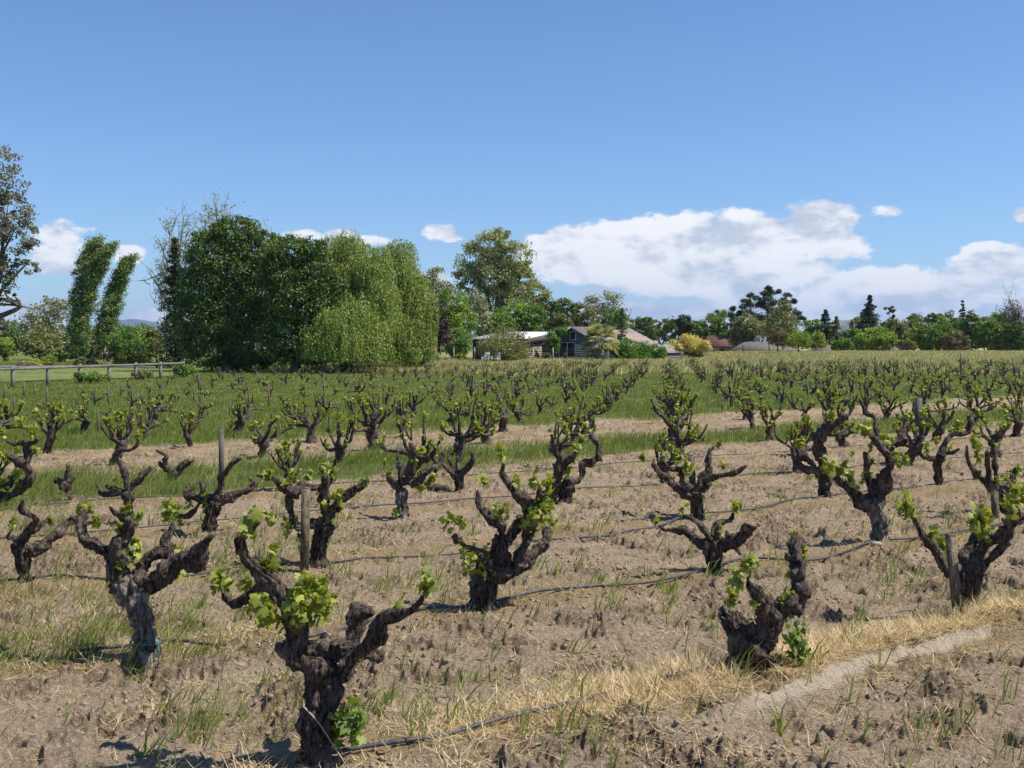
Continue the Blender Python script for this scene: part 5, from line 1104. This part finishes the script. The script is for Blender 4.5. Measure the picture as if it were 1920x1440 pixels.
def gable_house():
    ap = (1075-960)/F*122; root = empty('farmhouse', (ap, 122, 0), 'small blue grey gabled house with a rusty metal roof and white framed glass door', 'house', rz=-math.atan2(.65, .76))
    hw, eh, rh, Ln = 4.5, 1.75, 3.8, 10.5; up = lambda z: (-hw if z <= eh else -hw*(rh-z)/(rh-eh), hw if z <= eh else hw*(rh-z)/(rh-eh))
    mb = MB(); siding(mb, -hw, hw, 0, -.2, rh-.06, .2, up); mb.box(hw-.1, hw-.02, .06, Ln, -.2, eh); mb.box(-hw+.02, -hw+.1, .06, Ln, -.2, eh); mb.box(-hw+.1, hw-.1, Ln-.1, Ln, -.2, eh); mb.build('wall', M['bluewall'], root)
    mb = MB(); o = .35; zo = eh-(rh-eh)/hw*o
    quad(mb, (0, -.4, rh+.05), (hw+o, -.4, zo+.05), (hw+o, Ln+.4, zo+.05), (0, Ln+.4, rh+.05)); quad(mb, (-hw-o, -.4, zo+.05), (-.003, -.4, rh+.05), (-.003, Ln+.4, rh+.05), (-hw-o, Ln+.4, zo+.05)); mb.build('roof', M['rusty'], root)
    mb = MB(); s = (rh-eh)/hw
    for sg in (1, -1): 
        v = [(0, -.42, rh+.04), (sg*(hw+o), -.42, zo+.04), (sg*(hw+o), -.42, zo-.12), (0, -.42, rh-.14)]
        if sg < 0: v = v[::-1]
        v = np.array(v); V = np.vstack([v, v+[0, .06, 0]]); mb.add(V, [np.array([(0,1,2,3),(7,6,5,4),(0,4,5,1),(1,5,6,2),(2,6,7,3),(3,7,4,0)])])
    mb.build('bargeboard', M['trim'], root)
    window(root, -.36, .36, 2.42, 3.22, -.03); f = window(root, -1.85, .25, .08, 2.02, -.03, mull=1, pname='door'); mb = MB(); mb.box(-1.85, .25, -.10, -.035, .45, .52); mb.build('rail', M['trim'], f)
    window(root, 2.2, 3.2, .9, 1.5, -.03)
    # a lower lean-to at the back right
    mb = MB(); quad(mb, (hw+o-.02, 4.0, zo+.03), (hw+3.2, 4.0, .95), (hw+3.2, Ln+.3, .95), (hw+o-.02, Ln+.3, zo+.03)); mb.build('lean_to_roof', M['rusty'], root)
    mb = MB(); mb.box(hw+2.9, hw+3.0, 4.2, Ln, -.2, 1.0); mb.box(hw+.1, hw+2.9, 4.2, 4.3, -.2, 1.1); mb.build('lean_to_wall', M['bluewall'], root)
gable_house()
iv = shrub('glossy ivy climbing over the left slope of the blue gable', 121.5, 1036, 640, 14, 20, 'ivy', 4200, .09, 50, cat='ivy', name='ivy'); 
shrub('ivy mat lying along the left roof edge of the gable', 121.8, 1053, 622, 14, 8, 'ivy', 2600, .09, 51, cat='ivy', name='ivy', lob=2)
def shed():
    root = empty('shed', (1.6, 122, 0), 'low shed with bright white metal roof and beige board wall, left of blue house', 'shed'); A = np.array([1.55, 0.]); B = np.array([-5.9, -2.6]); C = np.array([3.6, 9.4])-0*A; A = np.array([0., 0.])
    D = B+C; h1, h2 = 2.30, 3.15; mb = MB()
    def q3(p, z): return (p[0], p[1], z)
    mid = C*.55
    quad(mb, q3(B*1.04-C*.03, h1+.22), q3(A-C*.04-B*.04, h1+.22), q3(C-B*.04, h2+.22), q3(D+B*.04, h2+.22), .06)
    mb.build('roof', M['metalroof'], root)
    nrm = np.array([C[1], -C[0]])/np.linalg.norm(C); u = C/np.linalg.norm(C); Lc = np.linalg.norm(C); mb = MB(); z = -.2
    while z < 1.9:
        a, b = A, C; zt = z+.2; v = [(*(a+nrm*.03), z), (*(b+nrm*.03), z), (*b, zt), (*a, zt)]; V = np.vstack([np.array(v), np.array(v)-np.append(nrm*.08, 0)])
        mb.add(V, [np.array([(0,1,2,3),(7,6,5,4),(0,4,5,1),(1,5,6,2),(2,6,7,3),(3,7,4,0)])]); z = zt
    mb.build('side_wall', M['beigewall'], root)
    mb = MB(); a, b = A+nrm*.25-u*.2, C+nrm*.25; v = np.array([(*a, 1.75), (*b, 2.35), (*b, h2+.17), (*a, h1+.16)]); V = np.vstack([v, v-np.append(nrm*.07, 0)]); mb.add(V, [np.array([(0,1,2,3),(7,6,5,4),(0,4,5,1),(1,5,6,2),(2,6,7,3),(3,7,4,0)])]); mb.build('fascia', M['fascia'], root)
    mb = MB(); v = np.array([(*B, -.2), (*A, -.2), (*A, h1+.1), (*B, h1+.1)]); v2 = v+np.array([C[0]*.01, C[1]*.01, 0]); mb.add(np.vstack([v, v2]), [np.array([(0,1,2,3),(7,6,5,4),(0,4,5,1),(1,5,6,2),(2,6,7,3),(3,7,4,0)])]); mb.build('front_wall', M['darkwood'], root)
shed()
def hip(name, label, d, px0, px1, ytop, yeave, roof, dep, wall, z0, ridge=.45, chim=None, slant=0):
    x0, x1 = (px0-960)/F*d, (px1-960)/F*d; ze = CAMZ-(yeave-HY)/F*d; zt = CAMZ-(ytop-HY)/F*d; root = empty(name, (x0, d, z0), label, 'house'); W = x1-x0; ze -= z0; zt -= z0
    mb = MB(); mb.box(.5, W-.5, .5, dep-.5, -.3, ze+.02); mb.build('wall', M[wall], root); mb = MB(); r0, r1 = W*(.5-ridge/2), W*(.5+ridge/2); c = dep/2
    V = np.array([(0,0,ze),(W,0,ze),(W,dep,ze),(0,dep,ze),(r0,c,zt),(r1,c,zt),(0,0,ze-.18),(W,0,ze-.18),(W,dep,ze-.18),(0,dep,ze-.18)])
    mb.add(V, [np.array([(0,1,5,4),(2,3,4,5),(6,7,1,0),(7,8,2,1),(8,9,3,2),(9,6,0,3),(9,8,7,6)]), np.array([(1,2,5),(3,0,4)])]); rf = mb.build('roof', M[roof], root)
    if chim:
        cx = (chim-960)/F*d-x0; mb = MB(); mb.box(cx-.75, cx+.75, c-.5, c+.5, zt-1.2, zt+.75); mb.box(cx-.85, cx+.85, c-.6, c+.6, zt+.753, zt+1.0); mb.build('chimney', M['brick'], rf)
    window(root, W*.3, W*.3+1.1, ze-1.4, ze-.4, .5); window(root, W*.62, W*.62+1.6, ze-1.4, ze-.4, .5, mull=1); return root
hip('house', 'low house with a grey shingle hip roof and a brick chimney, before the pines', 172, 1378, 1502, 640, 656, 'greyroof', 9, 'beigewall', -1.1, .5, 1482)
hip('house', 'house end with a plain red brown roof, behind the yellow rose bush', 182, 1328, 1400, 629, 649, 'brownroof', 8, 'beigewall', -.9, .8)
hip('house', 'mostly hidden low dark grey roof right of the hip roofed house', 176, 1535, 1592, 647, 659, 'greyroof', 8, 'darkwood', -1.2, .4)
hip('house', 'tiny grey roof end showing between two bright green trees', 178, 1672, 1706, 650, 659, 'greyroof', 6, 'darkwood', -1.2, .3)
def far_shelter():
    d = 140.; x = (98-960)/F*d; root = empty('house', (x, d, 0), 'small white walled house with a flat dark roof, behind the lawn at the left', 'house')
    mb = MB(); mb.box(-.2, 3.6, 0, 5, -.2, 1.75); mb.build('wall', M['white'], root); mb = MB(); mb.box(1.2, 5.5, -1.4, 5.4, 1.753, 2.05); mb.build('roof', M['darkwood'], root); mb = MB(); mb.box(-.8, 1.19, -1.4, 5.4, 1.85, 2.15); mb.build('porch_roof', M['beigewall'], root)
    mb = MB(); mb.box(2.6, 5.2, -.8, -.7, -.2, 1.7); mb.build('side_wall', M['darkwood'], root); window(root, .3, 1.5, .4, 1.3, -.01)
far_shelter()

# ------------------------------------------------------------------ fences
def rail_fence():
    p0 = np.array([-21.6, 47.3]); dirv = np.array([.52, 2.36]); root = empty('rail_fence', (p0[0], p0[1], 0), 'grey wooden fence with a single top rail on the left', 'fence'); posts = []
    for k in range(-2, 7):
        q = dirv*k; z = float(terrain(p0[0]+q[0], p0[1]+q[1])); h = .93; mb = MB(); mb.box(q[0]-.07, q[0]+.07, q[1]-.06, q[1]+.06, z-.2, z+h); mb.build('post', M['rail'], root); posts.append(q)
    for k in range(len(posts)-1):
        a, b = posts[k], posts[k+1]; off = np.array([.10, 0]); g = .02; u = (b-a)/np.linalg.norm(b-a)*g; mb = MB(); a_, b_ = a+u+off*1.05, b-u+off*1.05
        v = np.array([(a_[0], a_[1], .77), (b_[0], b_[1], .77), (b_[0], b_[1], .88), (a_[0], a_[1], .88)]); mb.add(np.vstack([v, v-[.04, 0, 0]]), [np.array([(0,1,2,3),(7,6,5,4),(0,4,5,1),(1,5,6,2),(2,6,7,3),(3,7,4,0)])]); mb.build('rail', M['rail'], root)
rail_fence()
def wire_fence():
    d = 112.; root = empty('wire_fence', ((960-960)/F*d, d, 0), 'thin wire fence on pale posts in front of the farm buildings', 'fence')
    pxs = [816, 851, 890, 1000, 1037, 1098, 1140]
    for px in pxs: x = (px-960)/F*d; mb = MB(); mb.box(x-.035, x+.035, -.035, .035, -.2, 1.55); mb.build('post', M['trim'], root)
    mb = MB()
    for z in (.4, .7, 1.0, 1.3, 1.5): V, Q, T = tube([[(816-960)/F*d, -.04, z, .008], [0, -.04, z-.02, .008], [(1140-960)/F*d, -.04, z, .008]], 4, 2); mb.add(V, [Q, T])
    mb.build('wire', M['greystake'], root)
wire_fence()
def board_fence():
    d = 128.; x0 = (1246-960)/F*d; root = empty('board_fence', (x0, d, 0), 'weathered board fence between the bright hedge and the yellow rose bush', 'fence'); mb = MB(); rr = np.random.RandomState(2)
    for k in range(24): x = k*.155; mb.box(x, x+.14, 0, .025, -.1, 1.35+rr.rand()*.08)
    mb.build('boards', M['fencewood'], root)
    for x in (0, 1.85, 3.7): mb = MB(); mb.box(x-.05, x+.05, -.11, -.003, -.1, 1.5); mb.build('post', M['darkwood'], root)
board_fence()
def far_posts():
    for i, px in enumerate((1393, 1442, 1530, 1610, 1668)):
        d = 131+i*1.5; x = (px-960)/F*d; z = float(terrain(x, d)); mb = MB(); mb.box(-.05, .05, -.05, .05, -.2, 1.25); mb.box(-.043, .043, -.043, .043, 1.2503, 1.27); o = mb.build('fence_post', M['darkwood']); o.location = (x, d, z)
        tag(o, 'small dark fence post in dry grass at far field edge, %s from left' % ['first', 'second', 'third', 'fourth', 'fifth'][i], 'post', 'posts at the far field edge')
far_posts()

# ------------------------------------------------------------------ garden chairs, person, lawn and road
def chair(px, rz, label):
    d = 110.; x = (px-960)/F*d; root = empty('garden_chair', (x, d, float(gz(x, d))), label, 'chair', 'white garden chairs', rz); m = M['white']
    def sl(name, x0, x1, y0, y1, z0, z1, tilt=0):
        mb = MB()
        def Mx(v): v = v.copy(); v[:, 1] += (v[:, 2]-z0)*tilt; return v
        mb.box(x0, x1, y0, y1, z0, z1, Mx); return mb.build(name, m, root)
    sl('seat', -.3, .3, -.25, .25, .36, .40)
    for k in range(4): sl('back_slat', -.28+k*.142, -.28+k*.142+.13, .26, .285, .30, 1.12-.05*abs(k-1.5), .28)
    for s in (-1, 1): sl('armrest', s*.36-.06, s*.36+.06, -.35, .38, .60, .63); sl('leg', s*.33-.03, s*.33+.03, -.32, -.26, 0, .60); sl('leg', s*.33-.03, s*.33+.03, .24, .30, 0, .60)
chair(911, -.2, 'left one of the white garden chairs in front of the shed'); chair(930, -.45, 'right one of the white garden chairs in front of the shed')
def sheet(name, pts, d2, mat, zo):
    V = np.array([(*p, float(terrain(*p))+zo) for p in pts]); tag(ob(name, mk_mesh(name, V, [np.arange(len(pts))[None]], M[mat])), kind='structure')
sheet('lawn', [(-75, 60), (-26, 52), (-19.5, 62), (-24, 92), (-110, 100)], 0, 'lawn', .06)
sheet('road', [(-110, 86), (-36, 84.5), (-29, 87.5), (-31, 91.5), (-110, 93)], 0, 'asphalt', .10)
def person():
    d = 108.; px = 197; x = (px-960)/F*d; root = empty('person', (x, d, 0), 'person in dark clothes standing behind the lawn between poplar and round green bush', 'person')
    j = {'pel': (0,0,.95), 'che': (.01,0,1.28), 'nk': (.01,0,1.47), 'hd': (.01,-.01,1.60), 'ht': (.01,0,1.69), 'ls': (-.17,0,1.40), 'rs': (.19,0,1.40), 'le': (-.25,-.03,1.13), 're': (.27,-.04,1.13), 'lw': (-.24,-.16,.92), 'rw': (.24,-.16,.93), 'lf': (-.24,-.2,.84), 'rf': (.24,-.2,.85),
         'lh': (-.09,0,.88), 'rh': (.09,0,.88), 'lk': (-.11,-.03,.48), 'rk': (.12,-.01,.48), 'la': (-.12,0,.08), 'ra': (.14,0,.08), 'lt': (-.13,-.16,.03), 'rt': (.16,-.16,.03)}
    rad = dict(pel=.14, che=.15, nk=.055, hd=.095, ht=.06, ls=.06, rs=.06, le=.042, re=.042, lw=.028, rw=.028, lf=.032, rf=.032, lh=.09, rh=.09, lk=.06, rk=.06, la=.042, ra=.042, lt=.03, rt=.03)
    E = [('pel','che'),('che','nk'),('nk','hd'),('hd','ht'),('che','ls'),('ls','le'),('le','lw'),('lw','lf'),('che','rs'),('rs','re'),('re','rw'),('rw','rf'),('pel','lh'),('lh','lk'),('lk','la'),('la','lt'),('pel','rh'),('rh','rk'),('rk','ra'),('ra','rt')]
    ks = list(j)
    def skin(name, keys, mat, grow=1.0, par=root):
        me = bpy.data.meshes.new(name); ed = [(keys.index(a), keys.index(b)) for a, b in E if a in keys and b in keys]; me.from_pydata([j[k] for k in keys], ed, []); o = ob(name, me, par)
        sk = o.modifiers.new('skin', 'SKIN'); 
        lay = me.skin_vertices[0] if len(me.skin_vertices) else None
        if lay is None:
            bm = __import__('bmesh').new(); bm.from_mesh(me); bm.verts.layers.skin.verify(); bm.to_mesh(me); bm.free(); lay = me.skin_vertices[0]
        for i, k in enumerate(keys): r = rad[k]*grow; lay.data[i].radius = (r, r)
        lay.data[0].use_root = True; sb = o.modifiers.new('sub', 'SUBSURF'); sb.levels = 1; sb.render_levels = 2; me.materials.append(M[mat]); return o
    skin('body', ks, 'skin'); skin('jacket', ['che','pel','ls','le','rs','re'], 'darkcloth', 1.16); skin('trousers', ['pel','lh','lk','la','rh','rk','ra'], 'darkcloth', 1.12)
    mb = MB(); V, Q, T = tube([[.01,.02,1.56,.085],[.01,.02,1.66,.10],[.01,.0,1.74,.05]], 10, .03); mb.add(V, [Q, T]); mb.build('hair', M['hair'], root, True)
person()
# ------------------------------------------------------------------ air
mb = MB(); mb.box(-17000, 17000, -120, 17500, -12, 520); hz = mb.mesh('haze', None, attr=False)
hm = bpy.data.materials.new('haze'); hm.use_nodes = True; hm.node_tree.nodes.clear()
_v = hm.node_tree.nodes.new('ShaderNodeVolumePrincipled'); _o = hm.node_tree.nodes.new('ShaderNodeOutputMaterial'); hm.node_tree.links.new(_v.outputs[0], _o.inputs['Volume'])
_v.inputs['Color'].default_value = (.46, .64, .98, 1); _v.inputs['Density'].default_value = 6.5e-5; _v.inputs['Anisotropy'].default_value = .1
hz.materials.append(hm); tag(ob('haze', hz), 'thin blue air haze over the whole valley', 'haze', kind='stuff')
